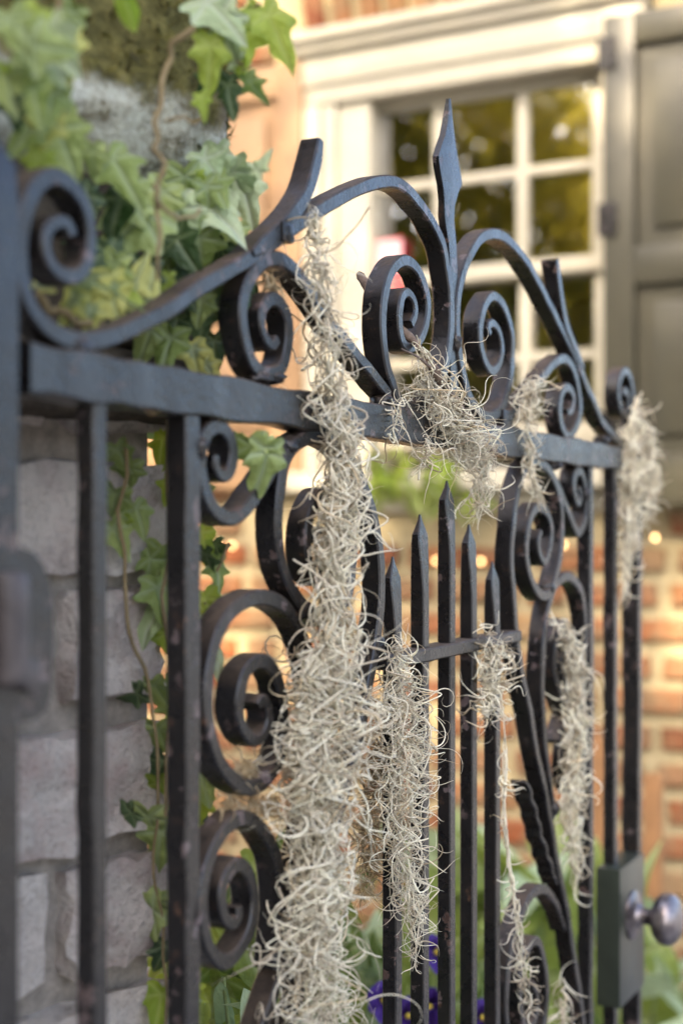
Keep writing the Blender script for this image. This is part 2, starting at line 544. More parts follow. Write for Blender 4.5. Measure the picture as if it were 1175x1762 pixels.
def build_house():
    root = empty('brick_house', (W0[0], W0[1], 0))
    tag(root, 'old orange brick house with lime mortar and a white sash window behind the gate', 'house')
    # window opening: q .0 .. .76, z .05 .. 1.36
    WQ0, WQ1, WZ0, WZ1 = -0.118, 0.86, 0.05, 1.352
    bm = bmesh.new()
    D = 0.3
    for lo, hi in (((-6, -D, -HC), (WQ0, -0.012, 2.9)), ((WQ1, -D, -HC), (1.45, -0.012, 2.9)), ((1.15, -5.0, -HC), (1.45, -D - 0.002, 2.9)),
                   ((WQ0, -D, -HC), (WQ1, -0.012, WZ0)), ((WQ0, -D, WZ1), (WQ1, -0.012, 2.9))):
        add_box(bm, lo, hi, MW)
    link('wall', bm_mesh('house_mortar', bm, M['mortar']), root)
    # eaves: boarded overhang with fascia above the window, unseen, added to cut sky light
    e = bmesh.new()
    add_box(e, (-6, -0.4, 2.30), (1.75, 0.75, 2.34), MW, 0.004)
    ev = link('eaves', bm_mesh('eaves', e, M['white_paint'], True, R(30)), root)
    e = bmesh.new()
    add_box(e, (-6, 0.7505, 2.26), (1.75, 0.78, 2.46), MW, 0.004)
    link('fascia', bm_mesh('fascia', e, M['white_paint'], True, R(30)), ev)
    pitch, bh = 0.088, 0.056
    st = [brick_mesh('house_stretcher', 0.205, 0.09, bh, M['house_brick'], i) for i in range(6)]
    hd = [brick_mesh('house_header', 0.095, 0.09, bh, M['house_brick'], 20 + i) for i in range(4)]
    r = random.Random(5)
    spots = []; far = bmesh.new()
    z_off = pxw(1130, 961)[1]          # a course centre measured in the photo
    for row in range(-13, 24):
        zc = z_off + row * pitch
        if zc - bh / 2 < -HC or zc > 2.25: continue
        q = -5.8 + (row % 2) * 0.12 + r.uniform(-.02, .02)
        k = row
        while q < 1.30:
            header = (k % 3 == 0)
            L = 0.095 if header else 0.205
            a, b = q, q + L
            k += 1
            q = b + 0.03 + r.uniform(-.006, .008)
            if b > WQ0 - 0.006 and a < WQ1 + 0.006 and zc + bh / 2 > WZ0 - 0.02 and zc - bh / 2 < WZ1 + 0.235: continue
            qc = (a + b) / 2
            if -0.72 < qc < 1.05 and zc < 1.75:
                spots.append((qc, zc, header))
            else:
                Mx = MW @ Matrix.Translation((qc, -0.04 + r.uniform(-.003, .003), zc))
                add_box(far, (-L / 2, -0.045, -bh / 2), (L / 2, 0.045, bh / 2), Mx)
    fo = link('brick', bm_mesh('far_bricks', far, M['house_brick']), root)
    tag(fo, kind='stuff')
    for i, (qc, zc, header) in enumerate(spots):
        me = (hd if header else st)[i % (4 if header else 6)]
        o = link('brick', me, root)
        o.matrix_basis = MW @ Matrix.Translation((qc, -0.045 + 0.006 + r.uniform(-.004, .005), zc + r.uniform(-.002, .002))) @ Matrix.Rotation(r.uniform(-.02, .02), 4, 'Y') @ Matrix.Rotation(math.pi * (i % 2), 4, 'Y')
    # flat arch of upright bricks over the window
    sd = [brick_mesh('soldier_brick', 0.058, 0.09, 0.205, M['house_brick'], 40 + i) for i in range(4)]
    nb = 12
    for i in range(nb):
        qc = WQ0 + 0.03 + (WQ1 - WQ0 - 0.06) * i / (nb - 1)
        o = link('brick', sd[i % 4], root)
        lean = (i / (nb - 1) - 0.5) * 0.25
        o.matrix_basis = MW @ Matrix.Translation((qc, -0.035, WZ1 + 0.118)) @ Matrix.Rotation(lean, 4, 'Y')

    # ---- sash window: frame part with sub-parts
    bm = bmesh.new()
    wp = M['white_paint']
    jl = pxw(528, 500)[0]
    sash0 = pxw(641, 300)[0]; sash1 = pxw(1034, 300)[0]
    zt = pxw(700, 165)[1]
    zb = 0.225
    # architrave left and right, stepped
    for a, b, o1 in ((jl, jl + 0.055, 0.035), (jl + 0.058, jl + 0.10, 0.022), (jl + 0.103, sash0 - 0.004, 0.010)):
        add_box(bm, (a, -0.12, zb - 0.06), (b, o1, zt + 0.001), MW, 0.004)
    w2 = sash0 - jl
    jm = bm
    bm = bmesh.new()
    for a, b, o1 in ((sash1 + 0.004, sash1 + 0.045, 0.010), (sash1 + 0.048, sash1 + 0.115, 0.03)):
        add_box(bm, (a, -0.12, zb - 0.06), (b, o1, zt + 0.001), MW, 0.004)
    lb = bmesh.new()
    for lo, hi in [((jl - 0.012, -0.12, zt + 0.003), (WQ1 - 0.01, 0.030, zt + 0.055)), ((jl - 0.012, -0.12, zt + 0.0545), (WQ1 - 0.01, 0.042, zt + 0.135))]:
        add_box(lb, lo, hi, MW, 0.004)
    frame = link('window', bm_mesh('window_lintel', lb, wp, True, R(35)), root)
    for j_ in (jm, bm):
        link('jamb', bm_mesh('jamb', j_, wp, True, R(35)), frame)
    def wpart(name, boxes, mat=wp, par=frame, bev=0.004):
        b = bmesh.new()
        for lo, hi in boxes: add_box(b, lo, hi, MW, bev)
        return link(name, bm_mesh(name, b, mat, True, R(35)), par)
    wpart('cornice', [((jl - 0.022, -0.12, zt + 0.138), (WQ1 - 0.005, 0.065, zt + 0.162)),
                      ((jl - 0.030, -0.12, zt + 0.165), (WQ1 - 0.004, 0.085, WZ1 + 0.004))])
    wpart('sill', [((jl - 0.02, -0.14, zb - 0.115), (WQ1 - 0.012, 0.09, zb - 0.064))])
    wpart('apron', [((jl + 0.005, -0.12, WZ0 + 0.004), (WQ1 - 0.02, 0.02, zb - 0.12))])
    c1 = pxw(757, 300, -0.055)[0]; c2 = pxw(900, 300, -0.055)[0]
    sash0 = pxw(643, 300, -0.055)[0]; sash1 = pxw(1040, 300, -0.055)[0]
    zr = [zt, pxw(700, 322, -0.055)[1], pxw(700, 482, -0.055)[1], 0.455, zb]
    zm = zr[2]
    # rails and stiles of the two sashes
    wpart('sash', [((sash0, -0.075, zt - 0.022), (sash1, -0.038, zt - 0.001)), ((sash0, -0.074, zm - 0.02), (sash1, -0.036, zm + 0.02)),
                   ((sash0, -0.1, zb), (sash1, -0.06, zb + 0.055)),
                   ((sash0 - 0.001, -0.0755, zm + 0.021), (sash0 + 0.012, -0.0385, zt - 0.023)),
                   ((sash1 - 0.03, -0.0755, zm + 0.021), (sash1 - 0.001, -0.0385, zt - 0.023)),
                   ((sash0 - 0.001, -0.1005, zb + 0.056), (sash0 + 0.014, -0.0605, zm - 0.021)),
                   ((sash1 - 0.03, -0.1005, zb + 0.056), (sash1 - 0.001, -0.0605, zm - 0.021))])
    for c in (c1, c2):
        wpart('muntin', [((c - 0.0155, -0.071, zm + 0.021), (c + 0.0155, -0.042, zt - 0.023))])
        wpart('muntin', [((c - 0.0155, -0.097, zb + 0.056), (c + 0.0155, -0.064, zm - 0.021))])
    wpart('muntin', [((sash0 + 0.013, -0.069, zr[1] - 0.0125), (sash1 - 0.031, -0.044, zr[1] + 0.0125))])
    wpart('muntin', [((sash0 + 0.015, -0.095, zr[3] - 0.0125), (sash1 - 0.031, -0.066, zr[3] + 0.0125))])
    cols = [sash0 + 0.005, c1, c2, sash1 - 0.01]
    rr = random.Random(9)
    for i in range(3):
        for j in range(4):
            yy = -0.058 if j < 2 else -0.082
            q0, q1, a, b = cols[i], cols[i + 1], zr[j + 1], zr[j]
            t = [rr.uniform(-.0025, .0025) for _ in range(4)]
            v = [W(q0, yy + t[0], a), W(q1, yy + t[1], a), W(q1, yy + t[2], b), W(q0, yy + t[3], b)]
            link('pane', mesh('pane', v, [(0, 1, 2, 3)], M['glass']), frame)
    # dim room and the cloth behind the lower sash
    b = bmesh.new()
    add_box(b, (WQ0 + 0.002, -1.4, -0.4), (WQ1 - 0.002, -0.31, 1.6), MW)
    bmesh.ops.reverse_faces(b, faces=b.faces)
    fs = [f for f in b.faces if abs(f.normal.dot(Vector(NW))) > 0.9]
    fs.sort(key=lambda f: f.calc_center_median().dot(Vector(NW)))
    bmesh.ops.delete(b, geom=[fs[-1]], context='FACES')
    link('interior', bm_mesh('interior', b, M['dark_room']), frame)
    V = []; F = []
    n = 60
    for i in range(n):
        q = sash0 - 0.01 + (sash1 - sash0 + 0.02) * i / (n - 1)
        for k, z in enumerate((zb - 0.03, zm - 0.08)):
            V.append(W(q, -0.16 + 0.018 * math.sin(i * 0.9) + 0.006 * math.sin(i * 2.3), z))
    for i in range(n - 1): F.append((2 * i, 2 * i + 2, 2 * i + 3, 2 * i + 1))
    link('curtain', mesh('curtain', V, F, M['curtain'], True), frame)

    # ---- shutters
    def shutter(name, q0, q1, z0, z1, out, mat, rails):
        sh = bmesh.new()
        t = 0.035; fw = 0.075
        add_box(sh, (q0, out - t, z0), (q0 + fw, out, z1), MW, 0.003)
        add_box(sh, (q1 - fw, out - t, z0), (q1, out, z1), MW, 0.003)
        for a, b in rails:
            add_box(sh, (q0 + fw + .001, out - t + .002, a), (q1 - fw - .001, out - .002, b), MW, 0.003)
        par = link('shutter', bm_mesh(name, sh, mat, True, R(35)), root)
        ed = sorted(rails)
        for k in range(len(ed) - 1):
            a, b = ed[k][1], ed[k + 1][0]
            pb = bmesh.new()
            add_box(pb, (q0 + fw + .003, out - t + .006, a + .003), (q1 - fw - .003, out - 0.022, b - .003), MW)
            # raised field with bevelled margin
            add_box(pb, (q0 + fw + .045, out - 0.023, a + .045), (q1 - fw - .045, out - 0.008, b - .045), MW, 0.006)
            link('panel', bm_mesh('shutter_panel', pb, mat, True, R(35)), par)
        return par
    q0 = pxw(1037, 300, 0.11)[0]
    zt_s = pxw(1040, 28, 0.11)[1]; zb_s = pxw(1130, 868, 0.11)[1]
    zmid = pxw(1110, 455, 0.11)[1]
    sh = shutter('open_shutter', q0, q0 + 0.50, zb_s, zt_s, 0.11, M['shutter_green'],
                 [(zb_s, zb_s + 0.12), (zmid - 0.045, zmid + 0.045), (zt_s - 0.075, zt_s)])
    tag(sh, 'dark olive open shutter')
    q1 = pxw(518, 300, 0.05)[0]
    zt2 = pxw(470, 112, 0.05)[1]
    sh = shutter('tan_shutter', q1 - 0.52, q1, 0.12, zt2, 0.05, M['shutter_tan'], [(0.12, 0.24), (0.60, 0.70), (zt2 - 0.09, zt2)])
    tag(sh, 'tan panelled shutter')
    # hinges on the dark shutter edge
    for z in (0.25, 0.75, 1.15):
        b = bmesh.new()
        add_box(b, (q0 - 0.012, 0.112, z - 0.04), (q0 + 0.035, 0.118, z + 0.04), MW, 0.002)
        link('hinge', bm_mesh('hinge', b, M['iron']), sh)

    # ---- small red and white notice on the glass
    a = pxw(634, 470, -0.03); bq = pxw(692, 408, -0.03)
    z1 = bq[1]; z0_ = z1 - 0.16
    nb_ = empty('window_notice', W((a[0] + bq[0]) / 2, -0.03, z0_))
    tag(nb_, 'small red and white notice stuck in the lower corner of the window', 'notice')
    b = bmesh.new(); add_box(b, (a[0], -0.034, z0_), (bq[0], -0.031, z1), MW)
    link('board', bm_mesh('notice_board', b, M['red_sign']), nb_)
    b = bmesh.new()
    add_box(b, (a[0] + 0.022, -0.0305, z0_ + 0.07), (bq[0] - 0.003, -0.030, z1 - 0.004), MW)
    link('print', bm_mesh('notice_print', b, M['pink_sign']), nb_)
    b = bmesh.new()
    for k in range(3):
        add_box(b, (a[0] + 0.012, -0.0305, z0_ + 0.014 + 0.018 * k), (bq[0] - 0.014, -0.030, z0_ + 0.022 + 0.018 * k), MW)
    link('print', bm_mesh('notice_lines', b, M['white_paint']), nb_)
build_house()

# ------------------------------------------------------------------ string of lights on the house wall
def build_lights():
    root = empty('string_lights', W(0, 0.03, -0.05))
    tag(root, 'thin wire of small warm glowing bulbs strung below the window', 'string lights')
    px = [(240, 948), (310, 930), (374, 936), (401, 939), (465, 965), (604, 972), (752, 965), (828, 966), (969, 938), (1127, 925), (1210, 940)]
    pts = []
    for x, y in px:
        q, z = pxw(x, y, 0.03)
        pts.append((q, z))
    wire = []
    for i in range(len(pts) - 1):
        (a, za), (b, zb) = pts[i], pts[i + 1]
        for t in np.linspace(0, 1, 8, endpoint=False):
            wire.append(W(a + (b - a) * t, 0.03, za + (zb - za) * t + 0.012 - 0.03 * t * (1 - t)))
    V, F = tube(wire, 0.0014, 5)
    link('wire', mesh('light_wire', V, [tuple(f) for f in F], M['wire'], True), root)
    for q, z in pts:
        b = bmesh.new()
        bmesh.ops.create_uvsphere(b, u_segments=8, v_segments=6, radius=0.0052)
        for v in b.verts: v.co.z *= 1.2
        bmesh.ops.translate(b, verts=b.verts, vec=Vector(W(q, 0.034, z)))
        link('bulb', bm_mesh('bulb', b, M['bulb'], True), root)
build_lights()

# ------------------------------------------------------------------ brick pier with mossy stone cap
def build_pier():
    root = empty('brick_pier', (K0[0], K0[1], 0))
    tag(root, 'rough grey brick gate pier with a mossy lichen crusted stone cap', 'pier')
    L, DP = 0.46, 0.46
    b = bmesh.new()
    add_box(b, (-L + 0.02, -DP + 0.02, -HC), (-0.004, -0.018, 0.26), MP)
    link('core', bm_mesh('pier_core', b, M['pier_mortar']), root)
    pitch, bh = 0.096, 0.080
    z_off = 0.013 - 0.0
    r = random.Random(21)
    mats = M['pier_brick']
    def rough_brick(Lb, Db, seed):
        rr = random.Random(seed)
        bm = bmesh.new()
        add_box(bm, (-Lb / 2, -Db / 2, -bh / 2), (Lb / 2, Db / 2, bh / 2), None, 0)
        bmesh.ops.subdivide_edges(bm, edges=list(bm.edges), cuts=7, use_grid_fill=True)
        r1 = [rr.uniform(0, 10) for _ in range(3)]
        from mathutils import noise as mn
        for v in bm.verts:
            x = abs(v.co.x) / (Lb / 2); y = abs(v.co.y) / (Db / 2); z = abs(v.co.z) / (bh / 2)
            e = sum(sorted((x, y, z))[1:]) - 1.0
            k = 1 - 0.025 * max(0, e) ** 3
            d = mn.noise_vector(Vector((v.co.x * 22 + r1[0], v.co.y * 22 + r1[1], v.co.z * 28 + r1[2])))
            d2 = mn.noise_vector(Vector((v.co.x * 70 + r1[1], v.co.y * 70 + r1[0], v.co.z * 70 + r1[2])))
            ch = max(0.0, mn.noise(Vector((v.co.x * 34 + r1[2], v.co.y * 34, v.co.z * 34 + r1[0])))) * max(0.0, e) * 0.35
            v.co = v.co * (k - ch * 0.5) + d * 0.006 + d2 * 0.0055
        return bm_mesh('pier_brick', bm, mats, True, R(22))
    A = [rough_brick(0.20, 0.10, i) for i in range(5)]
    B = [rough_brick(0.098, 0.10, 30 + i) for i in range(4)]
    nrow = 0
    z = z_off - 13 * pitch
    cnt = 0
    while z < 0.24:
        row = int(round((z - z_off) / pitch))
        # front: alternating header / stretcher courses
        seq = ([0.098, 0.20, 0.098] if row % 2 else [0.20, 0.20])
        q = 0.006
        for Lb in seq:
            me = (A[cnt % 5] if Lb > 0.15 else B[cnt % 4])
            if z - bh / 2 > -HC:
                o = link('brick', me, root)
                o.matrix_basis = MP @ Matrix.Translation((q - Lb / 2, -0.05 + r.uniform(-.004, .005), z + r.uniform(-.004, .004))) @ Matrix.Rotation(r.uniform(-.025, .025), 4, 'Y') @ Matrix.Rotation(r.uniform(-.03, .03), 4, 'Z')
            cnt += 1
            q -= Lb + 0.02
        # return face
        y = -0.122
        for Lb in ([0.20, 0.098] if row % 2 else [0.098, 0.20]):
            me = (A[cnt % 5] if Lb > 0.15 else B[cnt % 4])
            if z - bh / 2 > -HC:
                o = link('brick', me, root)
                o.matrix_basis = MP @ Matrix.Translation((-0.046 + r.uniform(-.004, .004), y - Lb / 2, z)) @ Matrix.Rotation(math.pi / 2 + r.uniform(-.02, .02), 4, 'Z')
            cnt += 1
            y -= Lb + 0.02
        z += pitch
    from mathutils import noise as mn
    def slab(name, lo, hi, amp, rnd, seed, cuts, par, mat):
        bm = bmesh.new()
        lo = Vector(lo); hi = Vector(hi)
        c = (lo + hi) / 2; h = (hi - lo) / 2
        bmesh.ops.create_cube(bm, size=2.0)
        bmesh.ops.subdivide_edges(bm, edges=list(bm.edges), cuts=cuts, use_grid_fill=True)
        for v in bm.verts:
            p = Vector((v.co.x * h.x, v.co.y * h.y, v.co.z * h.z))
            # rounded box
            inner = Vector([max(-(hh - rnd), min(hh - rnd, pp)) for pp, hh in zip(p, h)])
            d = p - inner
            if d.length > 1e-6: p = inner + d.normalized() * min(rnd, d.length)
            s = seed
            p += mn.noise_vector(p * 7 + Vector((s, s, s))) * amp + mn.noise_vector(p * 24 + Vector((s, 0, s))) * amp * 0.5 + mn.noise_vector(p * 70) * amp * 0.22
            v.co = p
        o = link(name, bm_mesh(name, bm, mat, True), par)
        o.matrix_basis = MP @ Matrix.Translation(c)
        return o, c, h
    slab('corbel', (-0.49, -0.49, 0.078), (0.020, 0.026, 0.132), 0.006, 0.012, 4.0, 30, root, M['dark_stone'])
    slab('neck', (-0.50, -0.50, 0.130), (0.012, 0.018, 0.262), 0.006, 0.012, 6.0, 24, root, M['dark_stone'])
    cap, cc, hh = slab('cap_stone', (-0.55, -0.55, 0.250), (0.034, 0.056, 0.50), 0.014, 0.045, 2.0, 46, root, M['cap'])
    # cushion moss growing over the cap: thousands of tiny curved blades
    me = cap.data
    pts = []
    rr = np.random.default_rng(8)
    polys = [p for p in me.polygons]
    w = []
    for p in polys:
        c = p.center
        k = mn.noise(Vector(c) * 9 + Vector((3, 1, 7)))
        up = max(0, (c.z + 0.06) * 12)
        side = (p.normal.y > 0.2 or p.normal.x > 0.2 or p.normal.z > 0.4)
        w.append(p.area * max(0.0, 0.25 + k * 1.2 + up + (1.2 if c.x > 0.27 else 0) - (0.5 if c.z < -0.07 else 0)) if side and c.x > -0.12 else 0)
    w = np.array(w); w /= w.sum()
    pick = rr.choice(len(polys), size=34000, p=w)
    Mw = np.array(cap.matrix_basis)
    V = []; F = []; T = []
    for i in pick:
        p = polys[i]
        vs_ = [np.array(me.vertices[k].co) for k in p.vertices]
        a, b_ = rr.random(), rr.random()
        c = (vs_[0] * (1 - a) + vs_[1] * a) * (1 - b_) + (vs_[3 % len(vs_)] * (1 - a) + vs_[2] * a) * b_
        n = np.array(p.normal)
        d = n + rr.normal(size=3) * 0.55; d /= np.linalg.norm(d)
        s = np.cross(d, rr.normal(size=3)); s /= np.linalg.norm(s) + 1e-9
        ln = rr.uniform(0.004, 0.012); wd = rr.uniform(0.001, 0.002)
        bend = rr.normal(size=3) * 0.3
        k = len(V)
        V += [c - s * wd, c + s * wd, c + d * ln * 0.55 + s * wd * 0.9, c + d * ln * 0.55 - s * wd * 0.9, c + (d + bend) * ln]
        F += [(k, k + 1, k + 2), (k, k + 2, k + 3), (k + 3, k + 2, k + 4)]
        t = rr.random() * 0.75
        T += [t * 0.5, t * 0.5, t, t, min(1, t + 0.25)]
    V = np.array(V)
    V = V @ Mw[:3, :3].T + Mw[:3, 3]
    m2 = fast_mesh('cushion_moss', V, np.array(F), M['cushion'])
    at = m2.attributes.new('tint', 'FLOAT', 'POINT'); at.data.foreach_set('value', np.array(T, dtype=np.float32))
    o = link('cushion_moss', m2, root)
    tag(o, kind='stuff')
build_pier()

# ------------------------------------------------------------------ iron work
def strip_mesh(name, sz, t, d, w0=0.0, n=None, taper=(1, 1), seed=0, rough=1.0, ch=0.0014):
    """a forged bar following a path in the gate plane; t = thickness in the plane, d = depth behind w0"""
    sz = np.asarray(sz, float)
    Ltot = np.linalg.norm(np.diff(sz, axis=0), axis=1).sum()
    if n is None: n = int(max(8, min(150, Ltot / 0.0045)))
    P = catmull(sz, n)
    T = np.gradient(P, axis=0)
    T /= np.linalg.norm(T, axis=1)[:, None] + 1e-12
    Nn = np.stack([-T[:, 1], T[:, 0]], axis=1)
    k = max(5, int(Ltot / 0.02))
    tt = t * (1 + 0.05 * rough * smooth_noise(n, k, seed))
    fade = np.ones(n)
    m = max(3, n // 8)
    fade[:m] = np.linspace(taper[0], 1, m); fade[-m:] = np.linspace(1, taper[1], m)
    tt = tt * fade
    wob = 0.0004 * rough * smooth_noise(n, k, seed + 1)
    dep = d * (1 + 0.03 * rough * smooth_noise(n, k, seed + 2))
    V = []
    for i in range(n):
        h = tt[i] / 2; c = min(ch, h * 0.5)
        prof = [(-h + c, 0), (h - c, 0), (h, -c), (h, -dep[i] + c), (h - c, -dep[i]), (-h + c, -dep[i]), (-h, -dep[i] + c), (-h, -c)]
        for a, w in prof:
            s, z = P[i] + Nn[i] * a
            V.append(G(s, w0 + w + wob[i], z))
    F = []
    for i in range(n - 1):
        for j in range(8):
            q = (j + 1) % 8
            F.append((i * 8 + j, (i + 1) * 8 + j, (i + 1) * 8 + q, i * 8 + q))
    F.append(tuple(range(8))); F.append(tuple((n - 1) * 8 + j for j in range(7, -1, -1)))
    return mesh(name, V, F, M['iron'], True, R(28))

def path(*px, w=0.0):
    return [pxg(x, y, w) for x, y in px]

def build_gate():
    root = empty('iron_gate', (C0[0], C0[1], 0))
    tag(root, 'ornate black wrought iron gate with scrolls, pickets and a central spear', 'gate')
    sd = [100]
    def bar(name, sz, t, d, w0=0.0, par=root, **kw):
        sd[0] += 7
        return link(name, strip_mesh(name, sz, t, d, w0, seed=sd[0], **kw), par)
    ST, SD = 0.0112, 0.0185         # scroll stock
    zr0, zr1 = 0.0765, 0.1056
    zrc, zrt = (zr0 + zr1) / 2, zr1 - zr0
    ztop = zrc - 0.004
    # frame
    bar('top_rail', [(-0.578, zrc), (-0.3, zrc), (0, zrc), (0.3, zrc), (0.533, zrc)], zrt, 0.021, 0.003, n=120)
    zbot = -HC + 0.10
    s_a = pxg(175, 1000)[0]; s_b = pxg(334, 1000)[0]; s_c = pxg(1018, 1100)[0]; s_d = pxg(1059.5, 1100)[0]
    for s, t, d in ((s_a, 0.0135, 0.0138), (s_b, 0.0172, 0.0165), (s_c, 0.0145, 0.016), (s_d, 0.015, 0.0145)):
        bar('stile', [(s, ztop), (s, -0.3), (s, zbot)], t, d, 0.0, n=60)
    bar('bottom_rail', [(-0.578, zbot), (0, zbot), (0.533, zbot)], 0.03, 0.021, 0.003, n=40)
    # outer crest: scroll, long sweep, arch, fall along the centre, heart, inner scroll (left)
    PL = path((128, 405), (122, 386), (107, 381), (92, 388), (84, 405), (84, 428), (91, 452), (107, 470), (131, 476), (152, 461), (162, 432), (162, 400), (152, 356),
              (128, 320), (97, 303), (68, 320), (50, 362), (43, 413), (44, 464), (54, 515), (79, 556), (115, 581), (158, 587), (204, 577), (255, 554), (300, 530),
              (350, 494), (401, 465), (444, 438), (500, 399), (545, 367), (588, 341), (627, 322), (657, 313), (683, 313), (703, 325), (726, 349), (747, 380), (762, 413),
              (772, 449), (777, 490), (779, 535), (777, 580), (771, 620), (762, 655), (748, 682), (729, 699), (708, 702), (690, 688), (677, 657), (669, 625),
              (663.5, 586), (662, 548), (665, 510), (672.5, 479), (685, 456), (701, 448), (716, 456), (729, 479), (738, 510), (739, 535), (735, 562), (726, 584),
              (713, 598), (700, 594), (692, 574), (689, 540), (694, 512), (705, 503), (715, 517), (717, 540), (710, 558))
    bar('scroll', PL, ST, SD, -0.0005, n=420, taper=(0.75, 0.8))
    R_in = path((846, 574), (843, 562), (852, 556), (862, 572), (866, 600), (861, 627), (849.6, 638), (837, 620), (829.6, 590), (829.6, 554), (838, 523), (852, 509),
                (866, 521), (878, 549), (884, 585), (885, 628), (878, 671), (865, 703), (847, 717), (829, 709), (811, 682), (800, 641), (793.5, 602), (791, 564), (792, 518),
                (797, 488), (805, 457), (816, 430), (832, 409), (852, 402), (872, 408), (893, 429), (913, 457), (934, 495), (954, 536), (975, 577), (992.5, 615), (1008, 654),
                (1028, 699), (1044, 731))
    # mirror of the left end scroll closes the crest on the right
    ml = [(-s + 0.019, z) for s, z in PL[:23]][::-1]
    bar('scroll', R_in + ml, ST, SD, -0.0009, n=420, taper=(0.8, 0.75))
    # leaf ends forged on to the crest
    bar('leaf_end', path((436, 436), (462, 415), (492, 388), (514, 360), (533, 328), (547, 282), (553, 241)), ST * 1.05, SD * 0.98, 0.0004, n=50, taper=(0.5, 0.7))
    bar('leaf_end', path((1004, 634), (990, 598), (977, 565), (968, 526), (963, 488), (958.5, 446)), ST, SD * 0.98, 0.0004, n=50, taper=(0.5, 0.85))
    # smaller scrolls standing on the rail
    bar('scroll', path((483, 584), (475, 594), (463, 582), (456, 555), (459, 530), (474, 514), (490, 524), (501, 552), (502, 590), (494, 626), (478, 642), (457, 640), (439, 617),
                       (428, 577), (424, 540), (428, 506), (442, 470), (463, 448), (488, 446), (513, 465), (540, 501), (580, 560), (624, 617), (652, 650), (676, 679)),
        ST, SD, -0.0013, n=260, taper=(0.7, 1))
    bar('scroll', path((979, 710), (986, 706), (990, 689), (986, 672), (977, 667), (970, 680), (967, 710), (972, 738), (982, 752), (992, 740), (1000, 716), (1001.5, 687),
                       (996, 654), (987, 629), (975, 617), (959, 624), (939, 646), (918, 673), (893, 702), (876, 724)), ST, SD, -0.0017, n=240, taper=(0.7, 1))
    # welded knuckles at the joints
    def knuckle(x, y, rx, rz, dd, w):
        s, z = pxg(x, y)
        b = bmesh.new()
        add_box(b, (s - rx, w - dd, z - rz), (s + rx, w, z + rz), MG, 0.003)
        link('collar', bm_mesh('collar', b, M['iron'], True, R(30)), root)
    knuckle(494, 400, 0.009, 0.0075, 0.0205, 0.0022)
    knuckle(783, 545, 0.010, 0.014, 0.014, -0.004)
    knuckle(872, 722, 0.013, 0.010, 0.020, 0.0018)
    knuckle(690, 706, 0.012, 0.006, 0.020, 0.0021)
    knuckle(345, 1560, 0.006, 0.012, 0.018, 0.0012)
    from mathutils import noise as mn
    for k, (x, y, rx, rz) in enumerate(((458, 650, .011, .0055), (484, 650, .009, .005), (982, 757, .012, .005), (150, 597, .016, .006), (655, 1112, .008, .010), (888, 1100, .008, .010), (672, 690, .010, .007), (1046, 757, .012, .006),
                                        (957, 1392, .007, .012), (508, 765, .009, .008), (530, 1050, .010, .008), (950, 1012, .010, .008), (790, 590, .006, .010), (348, 770, .006, .010), (1012, 850, .006, .010), (962, 800, .010, .006), (560, 752, .012, .006), (700, 712, .013, .006))):
        s_, z_ = pxg(x, y)
        b = bmesh.new()
        bmesh.ops.create_icosphere(b, subdivisions=3, radius=1.0)
        for v in b.verts:
            f = 1 + 0.30 * mn.noise(v.co * 2.2 + Vector((k * 3.1, 0, 0))) + 0.15 * mn.noise(v.co * 6 + Vector((0, k, 0)))
            v.co = MG @ Vector((s_ + v.co.x * rx * f, -0.008 + v.co.y * 0.0105 * f, z_ + v.co.z * rz * f))
        link('weld', bm_mesh('weld', b, M['iron'], True), root)
    # central spear
    outl = [(773.4, 169, 776), (771.5, 208, 780.5), (767, 232, 784), (760, 252, 788), (755.5, 268, 791.5), (757, 284, 794.5), (759, 297, 795.5), (763, 318, 789), (765.5, 345, 783),
            (766, 371, 782), (769, 395, 784), (773, 418, 786), (775.5, 450, 786.5), (777, 500, 787), (777, 600, 787), (778, 690, 788)]
    V = []; F = []
    for i, (xl, y, xr) in enumerate(outl):
        y2 = y
        a, z = pxg(xl, y, -0.003); b_, _ = pxg(xr, y2, -0.003)
        dd = 0.0075 if i > 8 else 0.0068
        if i == 0: dd = 0.004
        mid = (a + b_) / 2; hw = (b_ - a) / 2
        if i >= 12: hw = max(hw, 0.0085)
        ring = [(mid - hw, -0.0035), (mid, -0.0025 if 1 < i < 8 else -0.003), (mid + hw, -0.0035), (mid + hw, -0.003 - dd), (mid, -0.004 - dd), (mid - hw, -0.003 - dd)]
        for s, w in ring: V.append(G(s, w, z))
    for i in range(len(outl) - 1):
        for j in range(6):
            k = (j + 1) % 6
            F.append((i * 6 + j, (i + 1) * 6 + j, (i + 1) * 6 + k, i * 6 + k))
    F.append(tuple(range(6))); F.append(tuple((len(outl) - 1) * 6 + j for j in range(5, -1, -1)))
    link('spear', mesh('spear', V, F, M['iron'], True, R(25)), root)
    # pickets with beaten spear points
    pk = [(687, 674.7, 958), (733.7, 721.5, 885), (779.3, 768, 827), (817, 804.5, 902), (857, 846, 966)]
